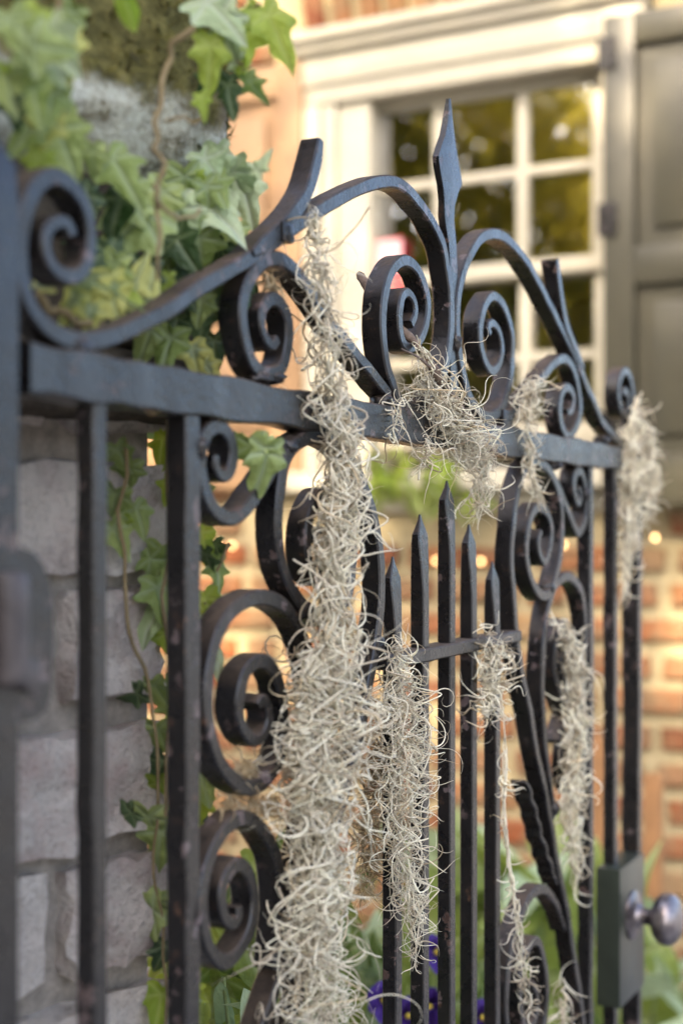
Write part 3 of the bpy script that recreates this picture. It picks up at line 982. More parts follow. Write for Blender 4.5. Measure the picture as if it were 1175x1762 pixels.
    for i, (xb, xt, yt) in enumerate(pk):
        s, _ = pxg(xb, 1200)
        _, z = pxg(xt, yt, -0.006)
        rr = random.Random(i)
        secs = [(0.0, 0.0008, 0.0016), (0.006, 0.0030, 0.0035), (0.018, 0.0098, 0.0075), (0.026, 0.0100, 0.0085), (0.045, 0.0082, 0.0110), (0.066, 0.0064, 0.0130), (0.09, 0.0063, 0.0134), (0.3, 0.0064, 0.0132), (0.5, 0.0063, 0.0134), (z - zbot, 0.0064, 0.0132)]
        V = []; F = []
        for dz, hw, dp in secs:
            c = min(0.0011, hw * 0.4)
            j = rr.uniform(-.0004, .0004)
            w_c = -0.0067
            for a, w in ((-hw + c, dp / 2), (hw - c, dp / 2), (hw, dp / 2 - c), (hw, -dp / 2 + c), (hw - c, -dp / 2), (-hw + c, -dp / 2), (-hw, -dp / 2 + c), (-hw, dp / 2 - c)):
                V.append(G(s + a + j, w_c + w, z - dz))
        n = len(secs)
        for q in range(n - 1):
            for j in range(8):
                k = (j + 1) % 8
                F.append((q * 8 + j, (q + 1) * 8 + j, (q + 1) * 8 + k, q * 8 + k))
        F.append(tuple(range(8))); F.append(tuple((n - 1) * 8 + j for j in range(7, -1, -1)))
        link('picket', mesh('picket', V, F, M['iron'], True, R(25)), root)
    sl_, _ = pxg(657, 1150); sr_, _ = pxg(889, 1092)
    bar('cross_bar', [(sl_, -0.109), (0.0, -0.1085), (0.1, -0.107), (sr_, -0.1065)], 0.0118, 0.021, 0.0045, n=70)
    # lyre: inner leg from the bottom, arch under the rail, outer scroll (left, right)
    bar('scroll',
        path((556, 930), (564, 915), (578, 930), (580, 970), (566, 998), (545, 990), (534, 950), (537, 895), (556, 855), (585, 858), (606, 900), (612, 960), (600, 1030), (571, 1068),
             (535, 1052), (509, 1016), (495, 982), (487, 945), (483, 897), (486, 846), (494, 800), (514, 765), (541, 751), (572, 756), (605, 785), (632, 840), (648, 895), (657, 950), (659, 1020), (655, 1084),
             (649, 1125), (640, 1173), (632, 1224), (620, 1280), (604, 1345), (585, 1412), (560, 1490), (528, 1580), (495, 1660), (468, 1735), (440, 1830)),
        ST, SD, -0.0007, n=380, taper=(0.7, 1))
    bar('scroll', path((932, 914), (928, 930), (930, 952), (938, 967), (946, 950), (951, 914), (944, 884), (929, 873), (915, 890), (908.6, 924), (909, 965), (920, 1006), (938, 1026),
                       (953, 1008), (964, 965), (969, 914), (966, 866), (957, 830), (941, 803), (922, 794), (906, 806), (897, 832), (889, 872), (884, 914), (882.5, 965), (885, 1016),
                       (891, 1090), (901, 1156), (913, 1215), (925, 1291), (938, 1351), (952, 1427), (962, 1490), (976, 1556), (985, 1615), (993, 1666), (1003, 1743), (1012, 1830)),
        ST, SD, -0.0003, n=340, taper=(0.7, 1))
    # little S scrolls under the rail
    bar('scroll', path((379, 783), (380, 805), (391, 819), (404, 811), (409, 782), (402, 750), (384, 733), (364, 745), (355, 782), (357, 823), (368, 864), (388, 887), (409, 892), (430, 878),
                       (450, 852), (470, 822), (488, 790), (508, 762)), ST, SD, -0.0021, n=180, taper=(0.6, 0.6))
    bar('scroll', path((1000, 838), (1004, 850), (1001, 866), (995, 856), (992, 836), (995, 815), (1003, 812), (1010, 830), (1013, 860), (1012, 890), (1003, 916), (993, 906), (982, 880), (970, 850), (957, 820),
                       (948, 803)), ST, SD, -0.0025, n=170, taper=(0.6, 0.6))
    # large side scrolls
    bar('scroll', path((447, 1216), (455, 1204), (465, 1214), (468, 1240), (459, 1266), (442, 1275), (425, 1256), (417, 1217), (424, 1168), (441, 1143), (462, 1140), (482, 1166), (494, 1220), (494, 1275),
                       (484, 1315), (460, 1345), (432, 1356), (401, 1334), (377, 1294), (363, 1230), (366, 1153), (384, 1088), (416, 1043), (458, 1028), (497, 1046), (523, 1085), (541, 1140), (549, 1220),
                       (549, 1300), (543, 1380), (530, 1460), (512, 1550), (490, 1640)), ST, SD, -0.0011, n=300, taper=(0.7, 0.7))
    bar('scroll', path((975, 1140), (972, 1128), (968, 1140), (972, 1165), (982, 1172), (989, 1140), (985, 1095), (973, 1072), (963, 1090), (959, 1130), (963, 1180), (978, 1215), (996, 1195), (1007, 1150), (1011, 1095),
                       (1008, 1040), (998, 1008), (981, 992), (961, 1008), (948, 1042), (940, 1088), (937, 1130), (937, 1173), (939, 1225), (943, 1290), (952, 1359), (958, 1400)), ST, SD, -0.0015, n=280, taper=(0.7, 0.6))
    # lower side scrolls
    bar('scroll', path((419, 1561), (418, 1580), (407, 1591), (392, 1577), (388, 1540), (398, 1506), (417, 1489), (436, 1505), (445, 1551), (438, 1602), (418, 1641), (394, 1657), (371, 1637), (358, 1590),
                       (357, 1526), (376, 1462), (400, 1424), (427, 1409), (456, 1424), (480, 1467), (490, 1520), (490, 1590), (480, 1670)), ST, SD, -0.0019, n=230, taper=(0.7, 0.6))
    Ll = path((419, 1561), (418, 1580), (407, 1591), (392, 1577), (388, 1540), (398, 1506), (417, 1489), (436, 1505), (445, 1551), (438, 1602), (418, 1641), (394, 1657), (371, 1637), (358, 1590),
              (357, 1526), (376, 1462), (400, 1424), (427, 1409), (456, 1424), (480, 1467))
    bar('scroll', [(-s + 0.014, z) for s, z in Ll], ST, SD, -0.0021, n=200, taper=(0.7, 0.6))
    # inner lower scroll on the right
    bar('scroll', path((921, 1692), (930, 1715), (927, 1755), (913, 1774), (901, 1734), (902, 1677), (911, 1642), (929, 1620), (942, 1657), (946, 1702), (944, 1752), (932, 1812), (908, 1836), (886, 1808),
                       (877, 1750), (878, 1690), (886, 1632), (896, 1594), (911, 1557), (925, 1538), (940, 1531), (954, 1541), (967, 1566), (978, 1600)), ST, SD, -0.0027, n=240, taper=(0.7, 0.6))
    # wavy leaves tucked against the lyre legs
    wav = path((906, 1345), (914, 1352), (918, 1361), (917, 1374), (924, 1384), (927.5, 1392), (926.5, 1404), (932, 1415), (934, 1425), (933, 1441), (941, 1452), (944, 1461), (943, 1473), (949.5, 1481), (952, 1490),
               (952, 1502), (957, 1510), (962, 1522))
    w_ = np.array(wav); tl = np.linspace(0, 1, len(w_))[:, None]
    wav = [tuple(p) for p in (0.62 * w_ + 0.38 * (w_[0] * (1 - tl) + w_[-1] * tl))]
    bar('wavy_leaf', wav, 0.0056, 0.0185, -0.0013, n=110, taper=(0.5, 0.6))
    bar('wavy_leaf', [(-s + 0.010, z) for s, z in wav], 0.0056, 0.0185, -0.0013, n=110, taper=(0.5, 0.6))
    # latch box with knob
    wf = 0.014
    a, zt_ = pxg(1066, 1497, wf); b_, zb_ = pxg(1108, 1695, wf)
    bb = bmesh.new()
    add_box(bb, (a, -0.016, zb_), (b_, wf, zt_), MG, 0.0018)
    lb = link('latch_box', bm_mesh('latch_box', bb, M['box_paint'], True, R(30)), root)
    def lathe(name, prof, sc, zc, mat, par):
        V = []; F = []; n = 24
        for wv, r_ in prof:
            for k in range(n):
                an = 2 * math.pi * k / n
                V.append(G(sc + r_ * math.cos(an), wv, zc + r_ * math.sin(an)))
        for i in range(len(prof) - 1):
            for k in range(n):
                q = (k + 1) % n
                F.append((i * n + k, i * n + q, (i + 1) * n + q, (i + 1) * n + k))
        F.append(tuple(range(n))[::-1]); F.append(tuple((len(prof) - 1) * n + k for k in range(n)))
        return link(name, mesh(name, V, F, mat, True, R(40)), par)
    sk, zk = pxg(1087, 1574, wf)
    kn = lathe('knob', [(wf + .0128, .0105), (wf + .019, .0098), (wf + .024, .0105), (wf + .027, .017), (wf + .031, .025), (wf + .037, .0305), (wf + .044, .0325), (wf + .051, .0305), (wf + .057, .025), (wf + .061, .016), (wf + .0625, .005)], sk, zk, M['knob'], lb)
    lathe('knob_plate', [(wf - .001, .030), (wf + .003, .030), (wf + .0055, .026), (wf + .008, .016), (wf + .0135, .0125)], sk, zk, M['knob'], lb)
    b2 = bmesh.new()
    add_box(b2, (s_d + 0.0085, -0.013, zt_ - 0.045), (a - 0.0003, 0.004, zt_ - 0.015), MG, 0.001)
    return root
build_gate()

def build_posts():
    # latch post
    root = empty('latch_post', tuple(G(0.63, 0, -HC)))
    tag(root, 'slim black iron post beyond the knob, standing against the latch box', 'post')
    s, _ = pxg(1101, 1000)
    link('shaft', strip_mesh('latch_shaft', [(s, 0.115), (s, -0.4), (s, -HC + 0.002)], 0.016, 0.0225, 0.0, n=60, seed=5), root)
    # hanging post on the near side
    wf = 0.010
    e, _ = pxg(39, 900, wf)
    root = empty('hinge_post', tuple(G(e - 0.02, 0, -HC)))
    tag(root, 'stout black iron hinge post with a rounded hinge plate', 'post')
    wd = 0.045
    zt = pxg(30, 285, wf)[1]
    zt2 = pxg(5, 190, wf)[1]
    bm = bmesh.new()
    V = []; F = []
    secs = [(-HC + 0.002, 1.0), (-0.6, 1.0), (-0.3, 1.0), (-0.1, 1.0), (0.05, 1.0), (zt - 0.02, 1.0), (zt, 0.95), (zt + (zt2 - zt) * 0.6, 0.62), (zt2 + 0.006, 0.22), (zt2 + 0.010, 0.05)]
    sc, wc = e - wd / 2, wf - wd / 2
    for z, k in secs:
        h = wd / 2 * k; c = min(0.003, h * 0.3)
        for a, w in ((-h + c, h), (h - c, h), (h, h - c), (h, -h + c), (h - c, -h), (-h + c, -h), (-h, -h + c), (-h, h - c)):
            V.append(G(sc + a, wc + w, z))
    for i in range(len(secs) - 1):
        for j in range(8):
            k = (j + 1) % 8
            F.append((i * 8 + j, (i + 1) * 8 + j, (i + 1) * 8 + k, i * 8 + k)[::-1])
    F.append(tuple((len(secs) - 1) * 8 + j for j in range(8)))
    link('shaft', mesh('hinge_shaft', V, F, M['iron'], True, R(30)), root)
    # hinge plate: D-shaped strap end
    outline = []
    w1 = 0.006
    for x, y in ((34, 940), (58, 950), (76, 972), (87, 1005), (92, 1045), (93, 1095), (92, 1150), (88, 1195), (80, 1222), (62, 1238), (36, 1243), (18, 1240), (18, 942)):
        outline.append(pxg(x, y, w1))
    bm = bmesh.new()
    f = [bm.verts.new(tuple(G(s_, w1, z))) for s_, z in outline]
    k = [bm.verts.new(tuple(G(s_, w1 - 0.012, z))) for s_, z in outline]
    n = len(f)
    bm.faces.new(f[::-1]); bm.faces.new(k)
    for i in range(n):
        j = (i + 1) % n
        bm.faces.new((f[i], f[j], k[j], k[i]))
    bmesh.ops.bevel(bm, geom=[e_ for e_ in bm.edges if len(e_.link_faces) == 2 and e_.calc_face_angle(0) > 0.9], offset=0.002, segments=2, affect='EDGES')
    bmesh.ops.recalc_face_normals(bm, faces=bm.faces)
    hp = link('hinge_plate', bm_mesh('hinge_plate', bm, M['iron'], True, R(30)), root)
    # knuckle barrel and square nut
    s1, z1 = pxg(14, 1080, wf + .006)
    V = []; F = []; n = 18
    prof = [(z1 + 0.030, 0.004), (z1 + 0.029, 0.0095), (z1 + 0.026, 0.0115), (z1 + 0.012, 0.0115), (z1 - 0.012, 0.0115), (z1 - 0.028, 0.0115), (z1 - 0.031, 0.009), (z1 - 0.032, 0.004)]
    for z, r_ in prof:
        for k in range(n):
            an = 2 * math.pi * k / n
            V.append(G(s1 + r_ * math.cos(an), wf + .006 + r_ * math.sin(an), z))
    for i in range(len(prof) - 1):
        for k in range(n):
            q = (k + 1) % n
            F.append((i * n + k, (i + 1) * n + k, (i + 1) * n + q, i * n + q))
    F.append(tuple(range(n))); F.append(tuple((len(prof) - 1) * n + k for k in range(n - 1, -1, -1)))
    link('barrel', mesh('barrel', V, F, M['worn_iron'], True, R(35)), hp)
    s2, z2 = pxg(52, 1160, w1 + .009)
    bm = bmesh.new()
    add_box(bm, (-0.0085, 0, -0.0085), (0.0085, 0.0105, 0.0085), MG @ Matrix.Translation((s2, w1 - 0.0006, z2)) @ Matrix.Rotation(R(24), 4, 'Y'), 0.0015)
    link('nut', bm_mesh('nut', bm, M['worn_iron'], True, R(35)), hp)
build_posts()

# ------------------------------------------------------------------ leaves
def leaf_mesh(name, half, mat, seed, fold=0.18, droop=0.25, wave=0.05, lobes=((0, 1.0),), sub=2, rings=3, cen=(0, 0.14)):
    """half outline from base to tip (x>=0), unit length; polar rings from a centre near the base"""
    r = random.Random(seed)
    h = np.array(half, float)
    jit = np.array([[r.uniform(-.02, .02), r.uniform(-.02, .02)] for _ in h])
    jit[0] = 0; jit[-1] = 0
    right = catmull(h + jit, len(h) * sub)
    jit2 = np.array([[r.uniform(-.02, .02), r.uniform(-.02, .02)] for _ in h]); jit2[0] = 0; jit2[-1] = 0
    left = catmull((h + jit2) * np.array([-1, 1]), len(h) * sub)[::-1][1:-1]
    O = np.vstack([right, left])
    n = len(O)
    c = np.array(cen)
    V = [c]; rad = [0.0]
    for k in range(1, rings + 1):
        f = k / rings
        V += list(c + (O - c) * f); rad += [f] * n
    V = np.array(V); rad = np.array(rad)
    tips = [np.array(t) for t in lobes]
    ve = np.zeros(len(V))
    for t in tips:
        d = t - c; Ld = np.linalg.norm(d); d = d / Ld
        rel = V - c
        al = rel @ d
        pe = np.abs(rel @ np.array([-d[1], d[0]]))
        ve = np.maximum(ve, np.where((al > -0.01) & (al < Ld * 1.02), np.exp(-(pe / 0.035) ** 2), 0))
    ph = r.uniform(0, 6)
    zc = fold * np.abs(V[:, 0]) - droop * V[:, 1] ** 2 + wave * np.sin(V[:, 0] * 9 + ph) * rad + wave * np.sin(V[:, 1] * 11 + ph * 2) * rad * 0.7 - 0.2 * droop * V[:, 0] ** 2 * 3
    V3 = np.column_stack([V[:, 0], V[:, 1], zc])
    F = []
    for j in range(n):
        F.append((0, 1 + j, 1 + (j + 1) % n))
    for k in range(rings - 1):
        a = 1 + k * n; b = 1 + (k + 1) * n
        for j in range(n):
            q = (j + 1) % n
            F.append((a + j, b + j, b + q, a + q))
    me = mesh(name, V3, F, mat, True)
    for nm, arr in (('vein', ve), ('rad', rad)):
        at = me.attributes.new(nm, 'FLOAT', 'POINT')
        at.data.foreach_set('value', arr.astype(np.float32))
    return me

IVY = [(0, 0), (0.13, -0.12), (0.30, -0.14), (0.39, -0.06), (0.33, 0.07), (0.38, 0.16), (0.52, 0.29), (0.43, 0.37), (0.28, 0.43), (0.23, 0.58), (0.13, 0.81), (0, 1.0)]
IVYN = [(0, 0), (0.09, -0.09), (0.22, -0.10), (0.29, -0.02), (0.22, 0.08), (0.26, 0.18), (0.40, 0.34), (0.28, 0.40), (0.18, 0.46), (0.16, 0.62), (0.09, 0.83), (0, 1.0)]
IVL = ((0, 1.0), (0.5, 0.27), (-0.5, 0.27), (0.34, -0.12), (-0.34, -0.12))
OVAL = [(0, 0), (0.09, 0.05), (0.20, 0.20), (0.25, 0.42), (0.20, 0.65), (0.10, 0.86), (0, 1.0)]
LANCE = [(0, 0), (0.05, 0.06), (0.10, 0.25), (0.12, 0.45), (0.09, 0.7), (0.04, 0.9), (0, 1.0)]
STRAP = [(0, 0), (0.05, 0.03), (0.07, 0.2), (0.085, 0.45), (0.07, 0.7), (0.035, 0.92), (0, 1.0)]
LM = {}
def get_leaf(kind, mat, var):
    k = (kind, mat, var)
    if k not in LM:
        shape, lob, cen = {'ivy': (IVY, IVL, (0, 0.14)), 'ivyn': (IVYN, IVL, (0, 0.14)), 'oval': (OVAL, ((0, 1.0),), (0, 0.35)), 'lance': (LANCE, ((0, 1.0),), (0, 0.4)), 'strap': (STRAP, ((0, 1.0),), (0, 0.4))}[kind]
        s = hash((kind, var)) % 1000 if False else sum(map(ord, kind)) * 3 + var
        rr = random.Random(s)
        dr = rr.uniform(0.12, 0.42) if kind != 'strap' else rr.uniform(0.5, 0.9)
        LM[k] = leaf_mesh('leaf', shape, M[mat], s, fold=rr.uniform(-0.1, 0.3), droop=dr, wave=rr.uniform(0.03, 0.075), lobes=lob, cen=cen, sub=2, rings=3)
    return LM[k]

LR = random.Random(99)
def put_leaf(root, P, size, ang, mat, kind='ivy', tilt=None, yaw=None, name='leaf'):
    """leaf with its petiole end at P, tip pointing at image angle ang (degrees, 0 = up, clockwise), facing the camera with some tilt"""
    var = LR.randrange(4)
    me = get_leaf(kind, mat, var)
    o = link(name, me, root)
    tilt = LR.uniform(-35, 30) if tilt is None else tilt
    yaw = LR.uniform(-35, 35) if yaw is None else yaw
    B = Matrix(((1, 0, 0, 0), (0, 0, -1, 0), (0, 1, 0, 0), (0, 0, 0, 1)))      # leaf plane upright, face to -Y
    Rr = Matrix.Rotation(R(ang), 4, 'Y') @ B @ Matrix.Rotation(R(yaw), 4, 'Y') @ Matrix.Rotation(R(tilt), 4, 'X')
    o.matrix_basis = Matrix.Translation(Vector(P)) @ Rr @ Matrix.Diagonal((size, size, size, 1))
    return o

def stem(root, pts, r0, r1, mat, name='stem', wob=0.002, seed=0):
    P = catmull(pts, max(10, len(pts) * 6))
    n = len(P)
    P = P + np.stack([smooth_noise(n, n // 3, seed + i) for i in range(3)], axis=1) * wob
    V, F = tube(P, np.linspace(r0, r1, n), 6)
    return link(name, mesh(name, V, [tuple(f) for f in F], M[mat], True), root)

def behind(x, y, d):
    # keep a leaf clear of the iron work: at least 3 cm behind the gate plane where the crest passes
    zg = on_plane(x, y, C0, N, -0.030)[1]
    zp = on_plane(x, y, K0, NP_, 0.066 if y < 340 else 0.035)[1]
    return min(max(d, zg), max(zp, zg)) if y > 200 else d

def build_ivy():
    # (x, y, length px, angle of tip clockwise from up, depth, material, kind)
    top = empty('ivy', tuple(pxp(200, 420, 0.03)))
    tag(top, 'climbing ivy with grey green lobed leaves covering the mossy pier cap', 'ivy')
    L = [(80, 45, 90, 150, .80, 'ivy_pale', 'ivy'), (40, 75, 95, 100, .78, 'ivy_mid', 'ivy'), (15, 20, 80, 160, .78, 'ivy_mid', 'ivy'), (105, 100, 85, 230, .82, 'ivy_pale', 'ivy'),
         (10, 110, 85, 170, .80, 'ivy_mid', 'ivy'), (60, 140, 80, 170, .80, 'ivy_mid', 'ivy'), (22, 170, 60, 190, .8, 'ivy_dark', 'ivy'),
         (215, -25, 75, 185, .86, 'ivy_bright', 'oval'), (130, 12, 60, 210, .84, 'ivy_mid', 'ivy'),
         (95, 205, 100, 160, .84, 'ivy_mid', 'ivy'), (62, 215, 70, 215, .83, 'ivy_mid', 'ivy'), (70, 262, 60, 190, .84, 'ivy_bright', 'ivy'),
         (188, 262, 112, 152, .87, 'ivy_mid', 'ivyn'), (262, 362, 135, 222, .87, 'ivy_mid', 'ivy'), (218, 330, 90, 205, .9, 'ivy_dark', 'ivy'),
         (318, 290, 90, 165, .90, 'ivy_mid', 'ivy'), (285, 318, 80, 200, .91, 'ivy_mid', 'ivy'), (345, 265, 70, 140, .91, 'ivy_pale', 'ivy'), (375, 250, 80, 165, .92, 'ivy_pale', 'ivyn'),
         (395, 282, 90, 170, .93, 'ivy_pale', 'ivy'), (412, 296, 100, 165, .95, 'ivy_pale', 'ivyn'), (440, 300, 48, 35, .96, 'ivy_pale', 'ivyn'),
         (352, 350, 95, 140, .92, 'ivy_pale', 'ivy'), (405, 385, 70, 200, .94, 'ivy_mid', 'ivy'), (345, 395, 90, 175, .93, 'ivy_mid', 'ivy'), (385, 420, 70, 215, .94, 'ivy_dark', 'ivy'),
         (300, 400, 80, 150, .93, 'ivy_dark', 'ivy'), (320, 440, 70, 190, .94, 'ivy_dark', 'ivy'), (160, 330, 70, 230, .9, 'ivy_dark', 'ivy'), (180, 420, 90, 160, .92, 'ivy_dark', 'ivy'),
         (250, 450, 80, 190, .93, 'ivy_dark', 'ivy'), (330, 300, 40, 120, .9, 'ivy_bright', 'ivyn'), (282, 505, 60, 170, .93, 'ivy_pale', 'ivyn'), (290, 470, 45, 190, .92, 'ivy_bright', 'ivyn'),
         (345, 350, 40, 75, .91, 'ivy_bright', 'ivyn'), (385, 470, 70, 210, .96, 'ivy_dark', 'ivy'), (415, 455, 60, 170, .98, 'ivy_dark', 'ivy'),
         (35, 20, 85, 140, .79, 'ivy_bright', 'ivy'), (95, 150, 75, 190, .83, 'ivy_mid', 'ivy'), (25, 130, 70, 205, .8, 'ivy_bright', 'ivy'), (110, 60, 80, 175, .82, 'ivy_varieg', 'ivy'), (85, 190, 80, 200, .84, 'ivy_varieg', 'ivy'), (160, 250, 60, 190, .87, 'ivy_mid', 'ivy'),
         (215, 300, 95, 150, .87, 'ivy_mid', 'ivyn'), (300, 345, 90, 165, .9, 'ivy_pale', 'ivy'), (240, 340, 80, 235, .88, 'ivy_mid', 'ivy'), (375, 330, 85, 190, .93, 'ivy_pale', 'ivy'), (330, 370, 80, 210, .92, 'ivy_mid', 'ivy'), (200, 440, 75, 200, .91, 'ivy_mid', 'ivy'), (365, 300, 70, 150, .92, 'ivy_pale', 'ivy')]
    for x, y, s, a, d, m, k in L:
        d = behind(x, y, d) if not (x > 420 and y < 340) else d
        put_leaf(top, pxz(x, y, d), s / FPX * d * 1.1, a, m, k)
    rr = random.Random(4)
    for i in range(26):   # inner leaves against the pier neck; gap shade put into dark leaf colour
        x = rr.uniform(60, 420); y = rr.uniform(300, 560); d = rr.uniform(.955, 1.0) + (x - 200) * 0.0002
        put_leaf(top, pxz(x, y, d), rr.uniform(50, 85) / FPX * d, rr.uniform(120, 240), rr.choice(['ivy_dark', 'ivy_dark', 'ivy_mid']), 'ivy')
    stem(top, [pxz(325, 45, .90), pxz(295, 90, .9), pxz(282, 150, .9), pxz(276, 220, .895), pxz(268, 290, .89), pxz(272, 360, .89), pxz(280, 420, .89), pxz(272, 470, .895)], .0021, .0014, 'vine', seed=3)
    stem(top, [pxz(269, 320, .89), pxz(278, 352, .89), pxz(300, 372, .9), pxz(335, 372, .91), pxz(352, 352, .915)], .0016, .0009, 'vine', seed=9)
    stem(top, [pxz(110, -20, .82), pxz(100, 60, .82), pxz(72, 130, .82), pxz(55, 190, .82)], .0022, .0014, 'vine', seed=5)
    stem(top, [pxz(280, 198, .9), pxz(310, 200, .9), pxz(340, 202, .905)], .0012, .0008, 'vine', seed=6)
    stem(top, [pxz(60, 500, .87), pxz(90, 530, .88), pxz(140, 555, .89), pxz(170, 560, .9)], .003, .0022, 'vine', seed=7)

    hang = empty('ivy', tuple(pxz(380, 30, .94)))
    tag(hang, 'bright green ivy sprig hanging free past the right edge of the pier cap', 'ivy')
    L = [(345, -5, 100, 135, .93, 'ivy_pale', 'ivy'), (372, 15, 90, 165, .93, 'ivy_pale', 'ivy'), (362, 62, 95, 178, .93, 'ivy_bright', 'ivyn'), (420, 42, 82, 185, .95, 'ivy_bright', 'ivy'),
         (452, 12, 115, 155, .95, 'ivy_bright', 'ivyn'), (440, 12, 60, 210, .95, 'ivy_bright', 'ivyn'), (408, 95, 55, 165, .95, 'ivy_pale', 'ivyn'), (425, 130, 60, 160, .95, 'ivy_mid', 'ivyn'), (392, 135, 70, 172, .96, 'ivy_dark', 'ivyn'),
         (372, 125, 60, 200, .96, 'ivy_dark', 'ivy'), (345, 160, 45, 170, .92, 'ivy_bright', 'ivyn')]
    for x, y, s, a, d, m, k in L:
        put_leaf(hang, pxz(x, y, d), s / FPX * d * 1.1, a, m, k)
    stem(hang, [pxz(330, 30, .93), pxz(375, 42, .94), pxz(415, 35, .95), pxz(448, 10, .95)], .0013, .0008, 'vine', seed=11)
    stem(hang, [pxz(375, 42, .94), pxz(400, 80, .95), pxz(424, 128, .95)], .001, .0007, 'vine', seed=12)

    va = empty('ivy', tuple(pxz(170, 540, .87)))
    tag(va, 'yellow edged variegated ivy cluster resting behind the curled left scroll', 'ivy')
    L = [(160, 465, 95, 200, .865, 'ivy_varieg', 'ivy'), (185, 478, 80, 165, .86, 'ivy_varieg', 'ivy'), (140, 500, 75, 235, .865, 'ivy_varieg', 'ivy'), (215, 520, 90, 25, .875, 'ivy_varieg', 'ivyn'), (250, 540, 85, 12, .88, 'ivy_varieg', 'ivyn'),
         (198, 500, 55, 120, .86, 'ivy_bright', 'ivy'), (60, 490, 40, 110, .87, 'ivy_varieg', 'ivyn'), (160, 520, 60, 190, .862, 'ivy_varieg', 'ivy')]
    for x, y, s, a, d, m, k in L:
        d = behind(x, y, d)
        put_leaf(va, pxz(x, y, d), s / FPX * d * 1.1, a, m, k)
    stem(va, [pxz(120, 560, .89), pxz(160, 500, .88), pxz(220, 520, .89), pxz(255, 545, .9)], .0012, .0008, 'vine_green', seed=14)

    lo = empty('ivy', tuple(pxz(290, 1000, .99)))
    tag(lo, 'trailing ivy stems creeping down the right edge of the brick pier', 'ivy')
    L = [(255, 560, 75, 160, .97, 'ivy_bright', 'ivy'), (300, 570, 80, 190, .99, 'ivy_mid', 'ivy'), (330, 590, 60, 170, 1.0, 'ivy_varieg', 'ivy'), (345, 530, 75, 165, 1.0, 'ivy_dark', 'ivy'), (310, 540, 60, 195, 1.0, 'ivy_dark', 'ivy'), (368, 575, 70, 175, 1.02, 'ivy_dark', 'ivy'), (350, 620, 50, 150, 1.02, 'ivy_varieg', 'ivy'),
         (285, 745, 65, 185, 1.0, 'ivy_bright', 'ivy'), (200, 765, 55, 160, .95, 'ivy_mid', 'ivy'), (225, 795, 60, 190, .96, 'ivy_mid', 'ivy'), (202, 840, 70, 200, .95, 'ivy_mid', 'ivy'), (232, 865, 60, 165, .96, 'ivy_mid', 'ivy'), (190, 900, 70, 150, .95, 'ivy_mid', 'ivy'),
         (215, 885, 35, 190, .955, 'ivy_bright', 'ivyn'), (250, 960, 65, 120, .97, 'ivy_mid', 'ivy'), (280, 940, 70, 190, .98, 'ivy_mid', 'ivy'), (268, 1000, 80, 175, .98, 'ivy_mid', 'ivy'), (280, 1040, 75, 200, .985, 'ivy_pale', 'ivy'),
         (285, 1080, 60, 160, .99, 'ivy_bright', 'ivy'), (262, 1170, 75, 175, .98, 'ivy_mid', 'ivy'), (245, 1190, 60, 250, .975, 'ivy_dark', 'ivy'), (270, 1245, 70, 180, .985, 'ivy_mid', 'ivy'), (283, 1300, 60, 200, .99, 'ivy_dark', 'ivy'), (272, 1340, 60, 170, .985, 'ivy_bright', 'ivy'),
         (255, 1395, 85, 180, .975, 'ivy_mid', 'ivy'), (280, 1420, 80, 190, .98, 'ivy_mid', 'ivy'), (232, 1395, 50, 240, .97, 'ivy_dark', 'ivy'), (275, 1560, 90, 245, .98, 'ivy_mid', 'ivy'), (272, 1540, 70, 180, .98, 'ivy_mid', 'ivy'), (285, 1620, 60, 190, .985, 'ivy_dark', 'ivy'), (280, 1700, 70, 190, .985, 'ivy_bright', 'ivy'),
         (345, 905, 75, 150, 1.04, 'ivy_bright', 'ivyn'), (352, 945, 65, 185, 1.04, 'ivy_dark', 'ivyn'), (368, 930, 60, 165, 1.05, 'ivy_dark', 'ivyn'), (372, 960, 65, 178, 1.05, 'ivy_mid', 'ivyn'), (350, 1020, 70, 165, 1.04, 'ivy_bright', 'ivy'), (365, 1035, 55, 130, 1.05, 'ivy_pale', 'ivy'), (345, 1055, 60, 190, 1.04, 'ivy_pale', 'ivy'),
         (375, 1110, 70, 178, 1.05, 'ivy_pale', 'lance'), (352, 1420, 60, 180, 1.06, 'ivy_bright', 'ivy'), (352, 1370, 50, 200, 1.06, 'ivy_bright', 'ivy')]
    for x, y, s, a, d, m, k in L:
        d = d * KD if x < 300 else d
        put_leaf(lo, pxz(x, y, d), s / FPX * d * 1.1, a, m, k)
    rr = random.Random(14)
    for i in range(30):
        x = rr.uniform(285, 345); y = rr.uniform(700, 1760); d = rr.uniform(1.03, 1.12)
        put_leaf(lo, pxz(x, y, d), rr.uniform(45, 75) / FPX * d, rr.uniform(130, 230), rr.choice(['ivy_dark', 'ivy_mid', 'ivy_bright']), 'ivy')
    stem(lo, [pxp(x_, y_, 0.012) for x_, y_ in ((216, 760), (212, 860), (210, 960), (224, 1060), (235, 1120), (258, 1170), (268, 1300), (270, 1450), (280, 1760))], .0016, .001, 'vine', seed=21)
    stem(lo, [pxp(x_, y_, 0.02) for x_, y_ in ((300, 560), (296, 700), (290, 900), (286, 1100), (288, 1400))], .0018, .0012, 'vine', seed=22)
    stem(lo, [pxz(390, 935, 1.05), pxz(378, 980, 1.05), pxz(370, 1015, 1.05), pxz(382, 1050, 1.05)], .0012, .0008, 'vine', seed=23)
    stem(lo, [pxz(345, 1030, 1.04), pxz(370, 1010, 1.05)], .001, .0007, 'vine', seed=24)

    sp = empty('ivy', tuple(pxz(440, 775, 1.03)))
    tag(sp, 'single ivy sprig draped over the small scroll under the top rail', 'ivy')
